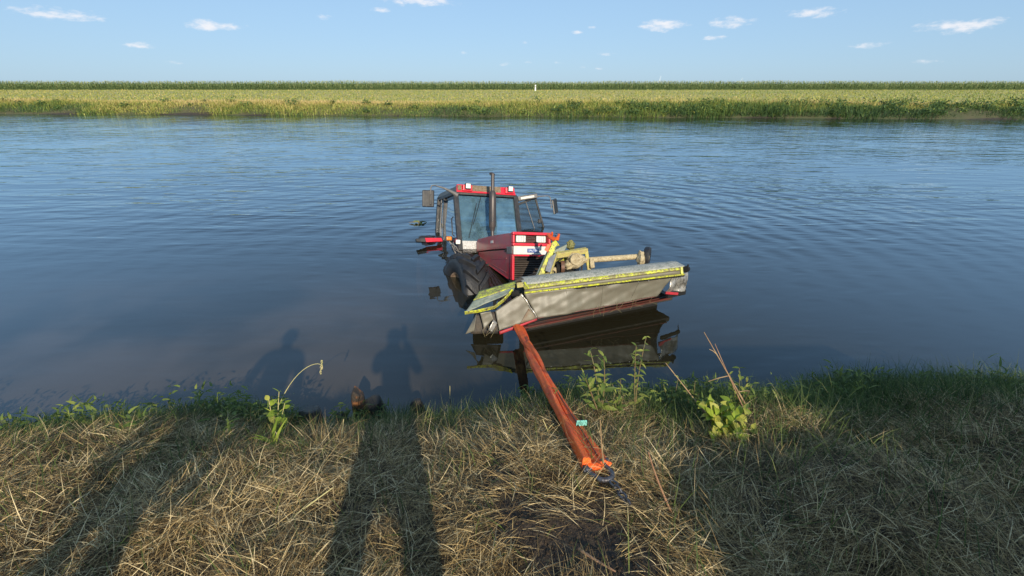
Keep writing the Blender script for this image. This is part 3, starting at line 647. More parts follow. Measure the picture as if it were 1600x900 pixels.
# tip of the right mudguard that shows above the water
a = PLy(671, 378, -1.06)
fm = MB(); fm.prism([PLx(664, 371.5, a.x), PLx(690, 371.5, a.x), PLx(692, 377, a.x+.03), PLx(666, 378, a.x+.03)], (-.12, 0, -.02)); obj('mudguard_lip', fm, 'red_paint_lit', tr, bevel=.01)
fm = MB(); fm.prism([PLx(650, 372.5, a.x), PLx(664.5, 371.5, a.x), PLx(666.5, 378, a.x+.02), PLx(651, 377.5, a.x+.02)], (-.10, 0, -.02)); obj('rubber_lip', fm, 'black_plastic', tr, bevel=.01)
# wheels
def wheel(x, y, z, rad, wid, rim_r, nlug, lug_objects, steer=0):
    s = -1 if y < 0 else 1
    w = empty('front_wheel' if x > 1 else 'rear_wheel', (x, y, z), (0, 0, steer)); w.parent = tr
    h = wid/2; pr = [(rim_r, -h*.78), (rim_r+.03, -h*.92), (rad*.80, -h*1.04), (rad*.90, -h*.98), (rad*.945, -h*.80), (rad*.965, -h*.4), (rad*.97, 0), (rad*.965, h*.4), (rad*.945, h*.80), (rad*.90, h*.98), (rad*.80, h*1.04), (rim_r+.03, h*.92), (rim_r, h*.78)]
    obj('tyre', MB().lathe(pr, n=56), 'tyre_rubber', w, angle=60)
    rp = [(rim_r+.012, h*.85*s), (rim_r-.005, h*.80*s), (rim_r-.03, h*.45*s), (rim_r*.6, h*.12*s), (.12, h*.12*s), (.12, h*.32*s), (.02, h*.34*s), (.02, -h*.2*s), (rim_r-.02, -h*.6*s), (rim_r+.012, -h*.8*s)]
    rm = obj('rim', MB().lathe(rp, n=40, closed=False), 'rim_paint', w, angle=30)
    if lug_objects:
        for i in range(8):
            t = 2*math.pi*i/8; obj('wheel_bolt', MB().tube([(rim_r*.45*math.cos(t), h*.10*s, rim_r*.45*math.sin(t)), (rim_r*.45*math.cos(t), h*.20*s, rim_r*.45*math.sin(t))], .014, 6), 'engine_dark', w)
    lm = MB()
    def lug(mbx, side, th):
        n = 5; top = []
        ring = []
        for i in range(n+1):
            u = i/n; yy = side*(-.02*h+1.02*h*u); ang = th+(u**1.1)*1.15*(.5/rad)*wid*1.05
            rr = rad*(.965-.02*u**2) if u < .9 else rad*.925
            ro = rad*(1.045-.015*u) if u < .9 else rad*1.0
            hw_ = .040+.014*u
            for (r2, da) in ((rr-.015, -hw_*1.35), (ro+.006, -hw_), (ro+.006, hw_), (rr-.015, hw_*1.35)):
                aa = ang+da/rad; mbx.v.append(Vector((r2*math.cos(aa), yy, r2*math.sin(aa))))
        o = len(mbx.v)-4*(n+1)
        for i in range(n):
            for j in range(4): mbx.f.append((o+i*4+j, o+i*4+(j+1) % 4, o+(i+1)*4+(j+1) % 4, o+(i+1)*4+j))
        mbx.f.append((o, o+1, o+2, o+3)); mbx.f.append((o+4*n+3, o+4*n+2, o+4*n+1, o+4*n))
    if lug_objects:
        for side in (-1, 1):
            b1 = MB(); lug(b1, side, 0); me = mesh_of(b1, 'tread_lug', 'tyre_rubber', angle=30)
            for i in range(nlug):
                o = obj('tread_lug', me, None, w, bevel=.008); o.rotation_euler = (0, -2*math.pi*(i+(.5 if side > 0 else 0))/nlug, 0)
    else:
        for side in (-1, 1):
            for i in range(nlug): lug(lm, side, 2*math.pi*(i+(.5 if side > 0 else 0))/nlug)
        o = obj('tread', lm, 'tyre_rubber', w, angle=30)
    return w
wheel(2.52, -.88, .60, .65, .42, .35, 15, True, R(4))
wheel(2.52, .84, .60, .62, .40, .34, 19, False, R(4))
wheel(0, -.92, .78, .84, .46, .48, 20, False)
wheel(0, .92, .78, .84, .46, .48, 20, False)

# ================================================================== MOWER
MK = .965
def PM(px, py, Y): return P(px, py, Y*MK)
def PMZ(px, py, z): return PZ(px, py, CAM_H-(CAM_H-z)*MK)
mw = empty('front_mower', PM(940, 470, 6.1)*1.0)
MO = mw.location.copy()
tag(mw, 'wrecked lime green and grey front disc mower half sunk before the tractor', 'mower')
def mobj(name, mb, m, par=None, **k):
    o = obj(name, mb, m, par or mw, **k)
    if par is None: o.location = -MO
    return o
def n3(p, s=1.0, seed=0):
    return (math.sin(p.x*9.1*s+seed)+math.sin(p.y*7.3*s+p.z*6.1*s+seed*1.7)+math.sin(p.z*11.3*s-p.x*5.2*s+seed*.6))/3
def patch(c00, c10, c11, c01, nu, nv, amp=.0, seed=0, nrm=Vector((0, -1, 0)), mb=None, sag=0):
    mb = mb or MB()
    def f(u, v):
        p = c00*(1-u)*(1-v)+c10*u*(1-v)+c11*u*v+c01*(1-u)*v
        e = min(1, 5*v)
        return p+nrm*(amp*(n3(p, 1, seed)+.6*n3(p, 2.3, seed+3)+.3*n3(p, 5, seed+5)))*e+Vector((0, 0, -sag*math.sin(math.pi*u)*v))
    return mb.grid(f, nu, nv)
def lump(c, r, seed, sq=(1, 1, 1), n=10, amp=.22):
    mb = MB(); c = Vector(c)
    def f(u, v):
        t = 2*math.pi*u; ph = math.pi*(v*.998+.001); d = Vector((math.sin(ph)*math.cos(t), math.sin(ph)*math.sin(t), math.cos(ph)))
        k = 1+amp*n3(d*.45, 1, seed)+amp*.6*n3(d*1.0, 1, seed+2)
        return c+Vector((d.x*sq[0], d.y*sq[1], d.z*sq[2]))*r*k
    mb.grid(f, n*2, n); return mb
def bez0(p, n=10): return [p[0]*(1-t)**2+p[1]*2*t*(1-t)+p[2]*t*t for t in [i/n for i in range(n+1)]]
FL = PM(816, 446, 5.84); FR = PM(1062, 418, 6.17); BL = PM(812, 433.5, 6.16); BR = PM(1046, 409, 6.49)
# top cover: sheet with a rolled back edge
tb = MB(); tb.grid(lambda u, v: (FL*(1-u)+FR*u)*(1-v)+(BL*(1-u)+BR*u)*v+Vector((0, 0, .03*math.sin(v*math.pi)+.004*n3(FL*(1-u)+FR*u, 1.5, 2))), 40, 8)
for j in range(3): pass
tcov = mobj('top_cover', tb, 'cover_plate', solid=.012)
bk = MB(); bk.grid(lambda u, v: BL*(1-u)+BR*u+Vector((0, .10*v, -.30*v*v)), 20, 5); mobj('rear_cover', bk, 'cover_dark', solid=.012)
def off(a, dy=0, dz=0, dx=0): return a+Vector((dx, dy, dz))
# lime front edge strip and the lower rail
L2 = PM(820, 452.5, 5.80); R2 = PM(1064, 422, 6.15)
st_ = MB(); st_.grid(lambda u, v: (off(FL, -.010, .006)*(1-u)+off(FR, -.010, .006)*u)*(1-v)+(off(L2, -.012, .008)*(1-u)+off(R2, -.012, .008)*u)*v+Vector((0, .004*n3(FL*(1-u)+FR*u, 2.2, 4), .003*n3(FL*(1-u)+FR*u, 3, 1))), 40, 2)
mobj('edge_strip', st_, 'lime_paint', solid=.014)
for t in np.linspace(.06, .95, 9):
    p = (FL*(1-t)+FR*t)*.5+(L2*(1-t)+R2*t)*.5; mobj('rivet', MB().tube([p+Vector((0, -.014, .005)), p+Vector((0, -.026, .010))], .009, 8), 'mud_lime')
rl0 = PM(819, 457.5, 5.77); rl1 = PM(1070, 428.5, 6.14)
mobj('lower_rail', MB().bar(rl0, rl1, .024, .019), 'lime_bright', bevel=.005)
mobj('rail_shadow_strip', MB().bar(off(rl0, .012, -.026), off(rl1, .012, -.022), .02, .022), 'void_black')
gapp = MB(); patch(off(L2, .012), off(R2, .012), off(rl1, .016), off(rl0, .016), 20, 2, 0, 0, mb=gapp); mobj('front_flange', gapp, 'curtain_cloth', solid=.006)
# front curtain
q0 = off(rl0, .0, -.014); q1 = off(PM(1052, 431.5, 6.13), .0, -.004); q2 = PM(1026, 462.5, 6.12); q3 = PM(840, 497, 5.70)
cu_ = mobj('front_curtain', patch(q0, q1, q2, q3, 80, 20, .022, 2, sag=.016), 'curtain_cloth', solid=.006)
mobj('curtain_hem', MB().tube([q3*(1-t)+q2*t+Vector((0, -.004, -.012*math.sin(math.pi*t)+.004*math.sin(t*23))) for t in np.linspace(0, 1, 24)], .008, 6), 'red_steel', cu_)
for t in (.27, .52, .77):
    a_ = q0*(1-t)+q1*t; b_ = q3*(1-t)+q2*t
    mobj('curtain_seam', MB().tube([a_*(1-v)+b_*v+Vector((0, -.017*(n3(a_*(1-v)+b_*v, 1, 2)+.6*n3(a_*(1-v)+b_*v, 2.3, 5)+.3*n3(a_*(1-v)+b_*v, 5, 7))*min(1, 5*v)-.004, -.014*math.sin(math.pi*t)*v)) for v in np.linspace(.02, 1, 12)], .0032, 5), 'curtain_cloth', cu_)
for t in np.linspace(.05, .97, 14):
    p = q0*(1-t)+q1*t+Vector((0, -.006, -.016)); mobj('eyelet', MB().tube([p, p+Vector((0, -.006, 0))], .007, 8), 'grey_steel', cu_)
# folded left end of the curtain with its bright crease
g0 = PM(774, 486, 5.62); g1 = PM(815, 458, 5.765); g2 = PM(839, 497, 5.69); g3 = PM(780, 517.5, 5.50)
lc = mobj('end_curtain', patch(g0, g1, g2, g3, 22, 16, .015, 5), 'curtain_cloth', solid=.006)
mobj('curtain_hem', patch(off(g3, -.008, .0), off(g2, -.008, .0), off(PM(839, 500, 5.685), -.008), off(PM(781, 522, 5.49), -.008), 16, 1, .004, 3), 'red_trim', lc, solid=.010)
cr_ = [PM(815, 460, 5.755), PM(822, 468, 5.735), PM(828, 479, 5.715), PM(835, 488, 5.70), PM(839, 496, 5.68)]
mobj('crease_edge', MB().tube([off(p, -.012) for p in cr_], [.004, .008, .006, .009, .004], 6), 'curtain_silver', lc)
mobj('rust_patch', patch(PM(826, 482, 5.70), PM(834, 491, 5.687), PM(836, 497, 5.68), PM(813, 505, 5.605), 6, 6, .006, 5), 'rust_stain', lc, solid=.004)
mobj('torn_hole', lump(PM(806, 459, 5.745), .042, 6, (1.3, .5, .9), 10, .3), 'void_black')
# torn left flaps
f1 = mobj('torn_flap', patch(PM(750, 489, 5.56), PM(767, 487, 5.58), PM(771, 499, 5.55), PM(756, 515, 5.50), 8, 8, .02, 8), 'curtain_cloth', solid=.006)
f2 = mobj('torn_flap', patch(PM(745, 490, 5.62), PM(744, 492, 5.56), PM(741, 517, 5.50), PM(727, 522, 5.50), 8, 8, .012, 3), 'curtain_cloth', solid=.006)
mobj('torn_flap', patch(PM(771, 499, 5.53), PM(777, 505, 5.53), PM(769, 519, 5.47), PM(763, 515, 5.47), 5, 5, .012, 4), 'curtain_silver', solid=.006)
dk = MB(); patch(PM(742, 492, 5.68), PM(778, 486, 5.70), PM(783, 521, 5.58), PM(735, 522, 5.58), 8, 6, .02, 9, mb=dk); mobj('inner_lining', dk, 'engine_dark', solid=.01)
fg = MB()
for k_ in range(4):
    a = PM(757+k_*6, 512+random.uniform(-4, 4), 5.5); fg.tube([a, a+Vector((random.uniform(-.03, .03), -.01, -.06)), a+Vector((random.uniform(-.08, .05), -.01, -.14))], .0022, 5)
mobj('torn_fibres', fg, 'weed_stem')
# bent end plate on the left
pA = PM(740, 470, 5.70); pB = PM(749, 455, 5.98); pC = PM(808, 439, 6.14); pD = PM(804, 449, 5.88); pE = PM(726, 489, 5.54); pF = PM(802, 455, 5.79)
def strip3(c00, c10, c11, c01, amp, seed, m, name, nu=18, nv=6, sol=.012, par=None):
    return mobj(name, patch(c00, c10, c11, c01, nu, nv, amp, seed, Vector((0, -.3, 1))), m, par, solid=sol)
strip3(pB, pC, pD, pA, .010, 2, 'lime_paint', 'end_plate')
strip3(pA, pD, pF, pE, .012, 6, 'cover_dark', 'end_plate')
for (a_, b_, h_) in ((PM(726, 489, 5.53), PM(745, 486.5, 5.56), 5), (PM(745, 486.5, 5.56), PM(773, 480, 5.62), 5), (PM(773, 480, 5.62), PM(788, 468, 5.69), 6), (PM(788, 468, 5.69), PM(801, 453, 5.78), 6)):
    mobj('end_plate_edge', MB().bar(a_, b_, .016, .046, (0, -.4, 1)), 'lime_bright', bevel=.004)
mobj('hinge_plate', MB().prism([PM(807, 445, 5.86), PM(817, 443.5, 5.86), PM(818, 448.5, 5.80), PM(808, 450, 5.79)], (0, .02, .02)), 'mud_lime', bevel=.004)
mobj('hinge_rod', MB().bar(PM(819, 441, 5.86), PM(826, 451, 5.78), .022, .022), 'lime_bright', bevel=.004)
mobj('hinge_mud', MB().tube([PM(806, 439, 6.0), PM(813, 437, 6.0), PM(820, 440, 5.97)], [.03, .042, .02], 8), 'engine_dark')
# right end
ec = mobj('end_curtain', patch(PM(1051, 432, 6.16), PM(1074.5, 425, 6.36), PM(1069, 455, 6.34), PM(1040, 457, 6.16), 20, 14, .045, 11, Vector((.5, -1, 0))), 'curtain_silver', solid=.006)
mobj('curtain_hem', MB().bar(PM(1040, 457.5, 6.15), PM(1059, 459, 6.24), .02, .035), 'red_trim', ec, bevel=.004)
ec2 = MB(); patch(PM(1074.5, 425, 6.36), PM(1072, 424, 6.62), PM(1068, 450, 6.6), PM(1069, 455, 6.34), 6, 8, .02, 4, Vector((1, 0, 0)), mb=ec2); mobj('end_curtain', ec2, 'curtain_cloth', solid=.006)
mobj('corner_flap', patch(PM(1046, 408.5, 6.50), PM(1056, 408, 6.52), PM(1072, 416, 6.3), PM(1060, 417, 6.2), 6, 6, .006, 3, Vector((0, 0, 1))), 'cover_plate', solid=.012)
mobj('corner_bracket', MB().bar(PM(1064.5, 417, 6.18), PM(1065.5, 428, 6.14), .035, .03, (0, -1, 0)), 'lime_bright', bevel=.005)
mobj('corner_knob', MB().tube([PM(1071, 421, 6.24), PM(1074, 420, 6.30)], [.045, .04], 10).tube([PM(1073, 417, 6.25), PM(1076, 413.5, 6.25)], .012, 6), 'void_black')
for k_ in range(4):
    a = PM(1056+k_*5, 430, 6.16+.03*k_); mobj('hanging_weed', MB().tube([a+Vector((0, -.03, 0)), a+Vector((random.uniform(-.06, .06), -.045, -.08)), a+Vector((random.uniform(-.08, .08), -.04, -.17))], .0025, 5), 'engine_dark')
mobj('end_skid', MB().bar(PM(1042, 462, 6.22), PM(1070, 456, 6.42), .05, .07), 'void_black', bevel=.01)
# cutter bar under the curtain
cbL = PMZ(818, 512, .06); cbR = PMZ(1046, 465.5, .09)
mobj('cutter_bar', MB().bar(cbL, cbR, .05, .020), 'red_steel', bevel=.006)
mobj('cutter_bed', MB().bar(off(cbL, .20, -.02), off(cbR, .20, -.02), .34, .07), 'engine_dark', bevel=.01)
dk = MB(); patch(off(q3, .05, .05), off(q2, .05, .05), off(cbR, .04, .02), off(cbL, .04, .02), 20, 3, .0, mb=dk); mobj('dark_gap_sheet', dk, 'void_black', solid=.006)  # black sheet stands in for the shaded gap below the curtain
mobj('guard_strip', MB().bar(PMZ(835, 504, .08), PMZ(1030, 466, .16), .02, .007), 'red_steel', bevel=.003)
d_ = (cbR-cbL)
uA = off(cbL, .17, 0, -.05); uB = off(cbR, .17, 0, -.10)
mobj('dark_slab', MB().hexa([Vector((uA.x, uA.y, -.12)), Vector((uB.x, uB.y, -.12)), Vector((uB.x, uB.y+.22, -.12)), Vector((uA.x, uA.y+.22, -.12)), uA, uB, off(uB, .22), off(uA, .22)]), 'void_black', bevel=.01)  # black slab added to carry the dark reflection down to the water
eA = PM(738, 512, 5.72); eB = PM(786, 508, 5.76)
mobj('dark_end_block', MB().hexa([Vector((eA.x, eA.y, -.15)), Vector((eB.x, eB.y, -.15)), Vector((eB.x, eB.y+.30, -.15)), Vector((eA.x, eA.y+.34, -.15)), off(eA, 0, .06), off(eB, 0, .06), off(eB, .30, .06), off(eA, .34, .06)]), 'void_black', bevel=.02)  # black block added under the left end so its reflection stays dark
for k_ in range(7):
    c = cbL+d_*((k_+.5)/7)+Vector((-.06, .34, -.02)); mobj('cutting_disc', MB().lathe([(.0, .05), (.10, .045), (.17, .01), (.17, -.01), (0, -.01)], c, 'z', 20, closed=False), 'engine_dark')
for k_ in range(9):
    t = random.uniform(.4, .98); a = q3*(1-t)+q2*t
    mobj('hanging_weed', MB().tube([a+Vector((0, -.012, .02)), a+Vector((random.uniform(-.05, .05), -.02, -.06)), a+Vector((random.uniform(-.09, .09), -.02, -random.uniform(.08, .15)))], .0019, 5), 'weed_stem')
# headstock frame
hs = MB(); hs.bar(PM(843, 434, 6.34), PM(867, 379, 6.62), .075, .05, (0, 1, 0)); mobj('headstock_post', hs, 'lime_paint', bevel=.008)
mobj('headstock_post', MB().bar(PM(838, 433, 6.40), PM(863, 379.5, 6.68), .035, .05, (0, 1, 0)), 'cover_dark', bevel=.006)
mobj('orange_strip', MB().bar(PM(850.5, 423, 6.40), PM(860.5, 380, 6.62), .035, .02, (0, 1, 0)).bar(PM(853, 392, 6.55), PM(858, 382, 6.58), .05, .02, (0, 1, 0)), 'orange_paint', bevel=.004)
mobj('red_plate', MB().prism([PM(848, 421, 6.45), PM(853, 405, 6.55), PM(858, 403, 6.55), PM(854, 421, 6.45)], (0, .03, 0)), 'red_paint_lit', bevel=.004)
sp2 = mobj('support_plate', MB().prism([PM(852, 423, 6.32), PM(857.5, 404, 6.45), PM(872, 393, 6.50), PM(868.5, 404, 6.42), PM(860.5, 426, 6.30)], (0, .02, 0)), 'grey_steel', bevel=.003)
mobj('plate_edge', MB().bar(PM(860.5, 427, 6.29), PM(872.5, 392.5, 6.49), .018, .02), 'mud_lime', sp2)
mobj('back_plate', MB().prism([PM(854, 403, 6.62), PM(857, 396, 6.66), PM(888, 381, 6.72), PM(882, 392, 6.70)], (0, .03, 0)), 'cover_dark', bevel=.003)
yp = mobj('top_bracket', MB().prism([PM(855, 396, 6.62), PM(861, 381, 6.66), PM(868.5, 375.5, 6.70), PM(874.5, 384, 6.70), PM(867, 385.5, 6.68), PM(863, 396, 6.64)], (0, .03, 0)), 'lime_bright', bevel=.004)
mobj('bracket_pin', MB().tube([PM(862.5, 384, 6.60), PM(862.5, 384, 6.67)], .022, 10).tube([PM(863.5, 390, 6.60), PM(863.5, 390, 6.67)], .022, 10), 'void_black', yp)
mobj('cross_beam', MB().bar(PM(869, 399, 6.48), PM(917, 391, 6.66), .08, .075), 'mud_lime', bevel=.010)
mobj('cross_beam', MB().bar(PM(868, 406, 6.66), PM(890, 403, 6.74), .06, .05), 'lime_paint', bevel=.008)
mobj('beam_end', MB().bar(PM(915.5, 390, 6.66), PM(920.5, 423, 6.52), .05, .07, (0, 1, 0)), 'mud_lime', bevel=.010)
mobj('foot_bracket', MB().bar(PM(840, 434, 6.30), PM(866, 428, 6.30), .10, .045).prism([PM(857, 431, 6.28), PM(861, 424, 6.28), PM(865, 430, 6.28)], (0, .03, 0)), 'mud_lime', bevel=.006)
mobj('mower_gearbox', lump(PM(899, 408, 6.55), .115, 4, (1.05, .9, 1.0), 16, .2), 'mud_crust')
mobj('gearbox_flange', MB().lathe([(0, -.02), (.085, -.02), (.09, .0), (.07, .025), (.05, .035), (0, .035)], PM(901, 405, 6.44), 'y', 24, closed=False), 'mud_crust')
mobj('gearbox_neck', lump(PM(889, 414, 6.50), .075, 9, (1.1, 1, .9), 12, .25), 'mud_crust')
for (px, py, Y, rr, m_) in ((879, 417, 6.52, .085, 'rust_ring'), (872, 420, 6.56, .075, 'void_black'), (866, 424, 6.54, .06, 'mud_crust')):
    mobj('drive_ring', MB().lathe([(rr*.55, -.02), (rr, -.025), (rr*1.04, 0), (rr, .025), (rr*.55, .02)], PM(px, py, Y), 'x', 28), m_)
mobj('moss_clump', lump(PM(892, 383.5, 6.72), .062, 14, (1.1, .9, .95), 10, .35), 'moss_lump')
mobj('drive_guard', MB().prism([PM(866, 412, 6.70), PM(893, 406, 6.74), PM(897, 426, 6.6), PM(868, 430, 6.6)], (0, .04, 0)), 'void_black')
for (a_, b_, c_, r_, m_) in (((846, 430, 6.42), (856, 418, 6.5), (868, 426, 6.45), .014, 'void_black'), ((858, 408, 6.6), (872, 411, 6.62), (884, 424, 6.5), .016, 'void_black'), ((890, 392, 6.7), (884, 402, 6.68), (872, 408, 6.6), .012, 'engine_dark'), ((905, 396, 6.66), (912, 408, 6.6), (908, 424, 6.5), .012, 'engine_dark')):
    mobj('hydraulic_line', MB().tube(bez0([PM(*a_), PM(*b_), PM(*c_)]), r_, 7), m_)
mobj('top_link', MB().bar(PM(846, 402, 6.95), PM(862, 398, 6.62), .05, .05), 'engine_dark', bevel=.008)
# carrier tube with running wheel
tA = PM(903, 407.5, 6.56); tB = PM(1003, 400.5, 6.80)
mobj('carrier_tube', MB().tube([tA, tA*.5+tB*.5, tB], .040, 16), 'mud_crust')
mobj('tube_bracket', MB().bar(PM(924, 404, 6.56), PM(926, 419, 6.46), .06, .05, (0, 1, 0)), 'mud_crust', bevel=.01)
mobj('tube_bracket', lump(PM(1001, 404, 6.72), .085, 21, (.8, 1, 1.2), 10, .3), 'mud_crust')
dirv = (tB-tA).normalized()
wc = PM(1010.5, 402, 6.84)
wl_ = MB().lathe([(.05, -.035), (.125, -.04), (.140, -.02), (.142, .02), (.125, .04), (.05, .035)], (0, 0, 0), 'x', 30)
o = obj('running_wheel', wl_, 'tyre_rubber', mw); o.location = wc-MO; o.rotation_euler = (0, 0, R(-22)); o.scale = (1.1, 1.12, 1.12)
o2 = obj('wheel_hub', MB().lathe([(0, -.06), (.055, -.06), (.09, -.038), (.09, .03), (0, .03)], (0, 0, 0), 'x', 20, closed=False), 'mud_crust', o)
# orange hydraulic hoses
mobj('hydraulic_hose', MB().tube([PM(856, 366, 6.95), PM(860, 371, 6.85), PM(866, 374, 6.78), PM(871, 373, 6.75), PM(873, 368, 6.75), PM(873, 365.5, 6.75)], [.022, .028, .034, .03, .016, .020], 9), 'orange_paint')
mobj('hydraulic_hose', MB().tube([PM(859, 372, 6.9), PM(863, 366, 6.85), PM(862.5, 362.5, 6.85)], [.02, .014, .016], 8), 'orange_paint')
hz_ = MB()
for (a, b, c) in (((806, 436), (818, 441), (832, 432)), ((812, 440), (822, 433), (838, 426)), ((800, 442), (812, 438), (825, 437))): hz_.tube([PM(*a, 6.8), PM(*b, 6.65), PM(*c, 6.45)], .012, 7)
mobj('drive_cable', hz_, 'engine_dark')

# ================================================================== SLING, SHACKLE
def hgt(x, y): return float(height(np.array([x]), np.array([y]))[0])
def on_ground(px, py, dz=0):
    z = .6
    for _ in range(40):
        p = PZ(px, py, z); z = .5*z+.5*(hgt(p.x, p.y)+dz)
    return PZ(px, py, z)
s0 = P(810, 510, 5.60*MK); s1 = on_ground(929, 729, .085)
SL = s1-s0
sl_ = empty('lifting_sling', s0)
tag(sl_, 'orange round sling stretched tight from the mower to the bank', 'sling')
side = SL.normalized().cross(Vector((0, 0, 1))).normalized(); upv = side.cross(SL.normalized()).normalized()
for (sg, ph, nm) in ((-1, 0, 'sling_leg'), (1, 1.2, 'sling_leg')):
    pts = []; rad = []
    for i in range(41):
        t = i/40; q_ = min(1, max(0, (t-.06)/.5)); th = math.pi*(q_*q_*(3-2*q_))+.35
        w = .020+.022*t**1.4
        c = SL*t+side*(sg*w*math.cos(th))+upv*(sg*.018*math.sin(th)-.030*math.sin(math.pi*t))
        pts.append(c); rad.append((.043-.006*t+.014*max(0, t-.8)/.2)*(1+.05*math.sin(t*31+sg)+.03*math.sin(t*67+2*sg)))
    obj(nm, MB().tube(pts, rad, 30, flat=.55, twist=2.6+sg*.9, lobes=5), 'sling_cloth', sl_, angle=70)
obj('sling_eye', MB().tube([SL*.995-side*.058, SL*1.0-side*.035, SL*1.0+side*.035, SL*.995+side*.058], [.014, .020, .020, .014], 14), 'sling_cloth', sl_, angle=70)
# stitched folds
for q_ in (-.5, .5):
    obj('sling_seam', MB().tube([SL*t+side*(.05*q_*(.4+t))+upv*(.028-.035*math.sin(math.pi*t)) for t in np.linspace(.45, .98, 14)], .004, 6), 'red_steel', sl_)
t0 = .27; c = SL*t0+upv*(.018)
tm = text_mesh('10000 KG', .052, 'print_black', .0004)
tx = bpy.data.objects.new('load_lettering', tm); col.objects.link(tx); tx.parent = sl_
dd = SL.normalized()
nn = (Vector((0, 0, CAM_H))-(s0+c)).normalized(); yv = nn.cross(dd).normalized(); nn = dd.cross(yv).normalized()
tx.matrix_local = Matrix.Translation(c+nn*.058+yv*.006) @ Matrix(((dd.x, yv.x, nn.x, 0), (dd.y, yv.y, nn.y, 0), (dd.z, yv.z, nn.z, 0), (0, 0, 0, 1)))
tt_ = .5
for k_ in range(100):                      # where along the sling its label hangs
    q_ = s0+SL*(.4+.006*k_); rw_ = (q_-Vector((0, 0, CAM_H))); vv_ = 450-FPX*(rw_.y*math.sin(PITCH)+rw_.z*math.cos(PITCH))/(rw_.y*math.cos(PITCH)-rw_.z*math.sin(PITCH))
    if vv_ > 661: tt_ = .4+.006*k_; break
tg0 = P(909, 661.5, (s0+SL*tt_).y-.05)-s0
ta = Matrix.Rotation(R(-8), 3, 'Y')
def tag_quad(w, h, d): return [tg0+Vector((x, d, z)) for (x, z) in ((-w, -h), (w, -h*.7), (w*.95, h), (-w*.95, h*.9))]
tgo = obj('sling_label', MB().prism(tag_quad(.034, .023, 0), (0, .003, 0)), 'tag_teal', sl_, bevel=.001)
lines = MB()
for k_ in range(3): lines.box(tg0+Vector((-.004, -.0015, .010-.009*k_)), (.038-.008*k_, .001, .0022))
obj('label_print', lines, 'tag_print', tgo)
# shackle
sp0 = s0+SL; sh = empty('bow_shackle', sp0)
sh.scale = (.66,)*3; tag(sh, 'grey steel bow shackle at the bank end of the orange sling', 'shackle')
gd = Vector((.10, -.20, 0)); gd.z = hgt(sp0.x+.12, sp0.y-.24)-hgt(sp0.x, sp0.y); dn = gd.normalized(); sd2 = dn.cross(Vector((0, 0, 1))).normalized(); un = sd2.cross(dn).normalized()
WB = .078
bow = [sd2*-WB-dn*.03, sd2*-WB+dn*.02, sd2*-WB*.98+dn*.07]+[dn*.135-sd2*(WB*.80*math.cos(math.pi*i/14))+dn*(.055*math.sin(math.pi*i/14)) for i in range(15)]+[sd2*WB*.98+dn*.07, sd2*WB+dn*.02, sd2*WB-dn*.03]
obj('bow', MB().tube(bow, [.019]*3+[.021]*15+[.019]*3, 12), 'shackle_steel', sh)
for s_ in (-1, 1): obj('eye', MB().tube([sd2*(s_*(WB-.016)), sd2*(s_*(WB+.018))], .036, 16), 'shackle_steel', sh, bevel=.005)
obj('pin', MB().tube([-sd2*(WB+.045), sd2*(WB+.03)], .019, 12), 'shackle_steel', sh)
obj('pin_head', MB().tube([-sd2*(WB+.06), -sd2*(WB+.035)], .030, 8), 'shackle_steel', sh, bevel=.003)
ch = empty('tow_chain', sp0+dn*.15); tag(ch, 'short steel chain running into the straw below the shackle', 'chain')
ch.scale = (.7,)*3
for k_ in range(4):
    c = dn*(.018+.062*k_)+sd2*(.012*k_)-un*(.004*k_); a1 = sd2 if k_ % 2 == 0 else un
    lk = [c+dn*(.036*math.cos(t))+a1*(.020*math.sin(t)) for t in [2*math.pi*i/14 for i in range(15)]]
    obj('chain_link', MB().tube(lk, .008, 8, cap=False), 'shackle_steel', ch)

# ================================================================== NEAR BANK VEGETATION
def scatter(n, xr, yr, fn):
    out = []
    tot = 0
    while tot < n:
        x = rng.uniform(-1, 1, n)*xr; y = rng.uniform(yr[0], yr[1], n)
        k = fn(x, y) > rng.uniform(0, 1, n); out.append(np.stack([x[k], y[k]], 1)); tot += k.sum()
    return np.concatenate(out)[:n]
def clumpy(x, y): return .5+.5*smooth_noise(x, y, .16, 11)
def bare(x, y):
    b = 1.3*np.exp(-(((x-.16)/.28)**2+((y-1.62)/.30)**2))+1.1*np.exp(-(((x-.45)/.22)**2+((y-1.38)/.22)**2))+.9*np.exp(-(((x+.12)/.10)**2+((y-1.95)/.16)**2))+.6*np.exp(-(((x+.05)/.14)**2+((y-2.2)/.18)**2))
    return np.clip(b, 0, 1)
def vis(x, y): return (np.abs(x) < .55+1.25*np.maximum(y, .3)) & (y < y_near(x)+.02)
def straw_density(x, y): return vis(x, y)*(.12+.88*np.clip(clumpy(x, y), 0, 1)**1.6)*(1-.95*bare(x, y))*np.clip(1.15-.14*y, .25, 1)*np.clip((y_near(x)-y)/1.0+.15, .1, 1)*(1-.65/(1+np.exp(-(x-.25)*4))*np.clip((y-2.7)/.6, 0, 1))
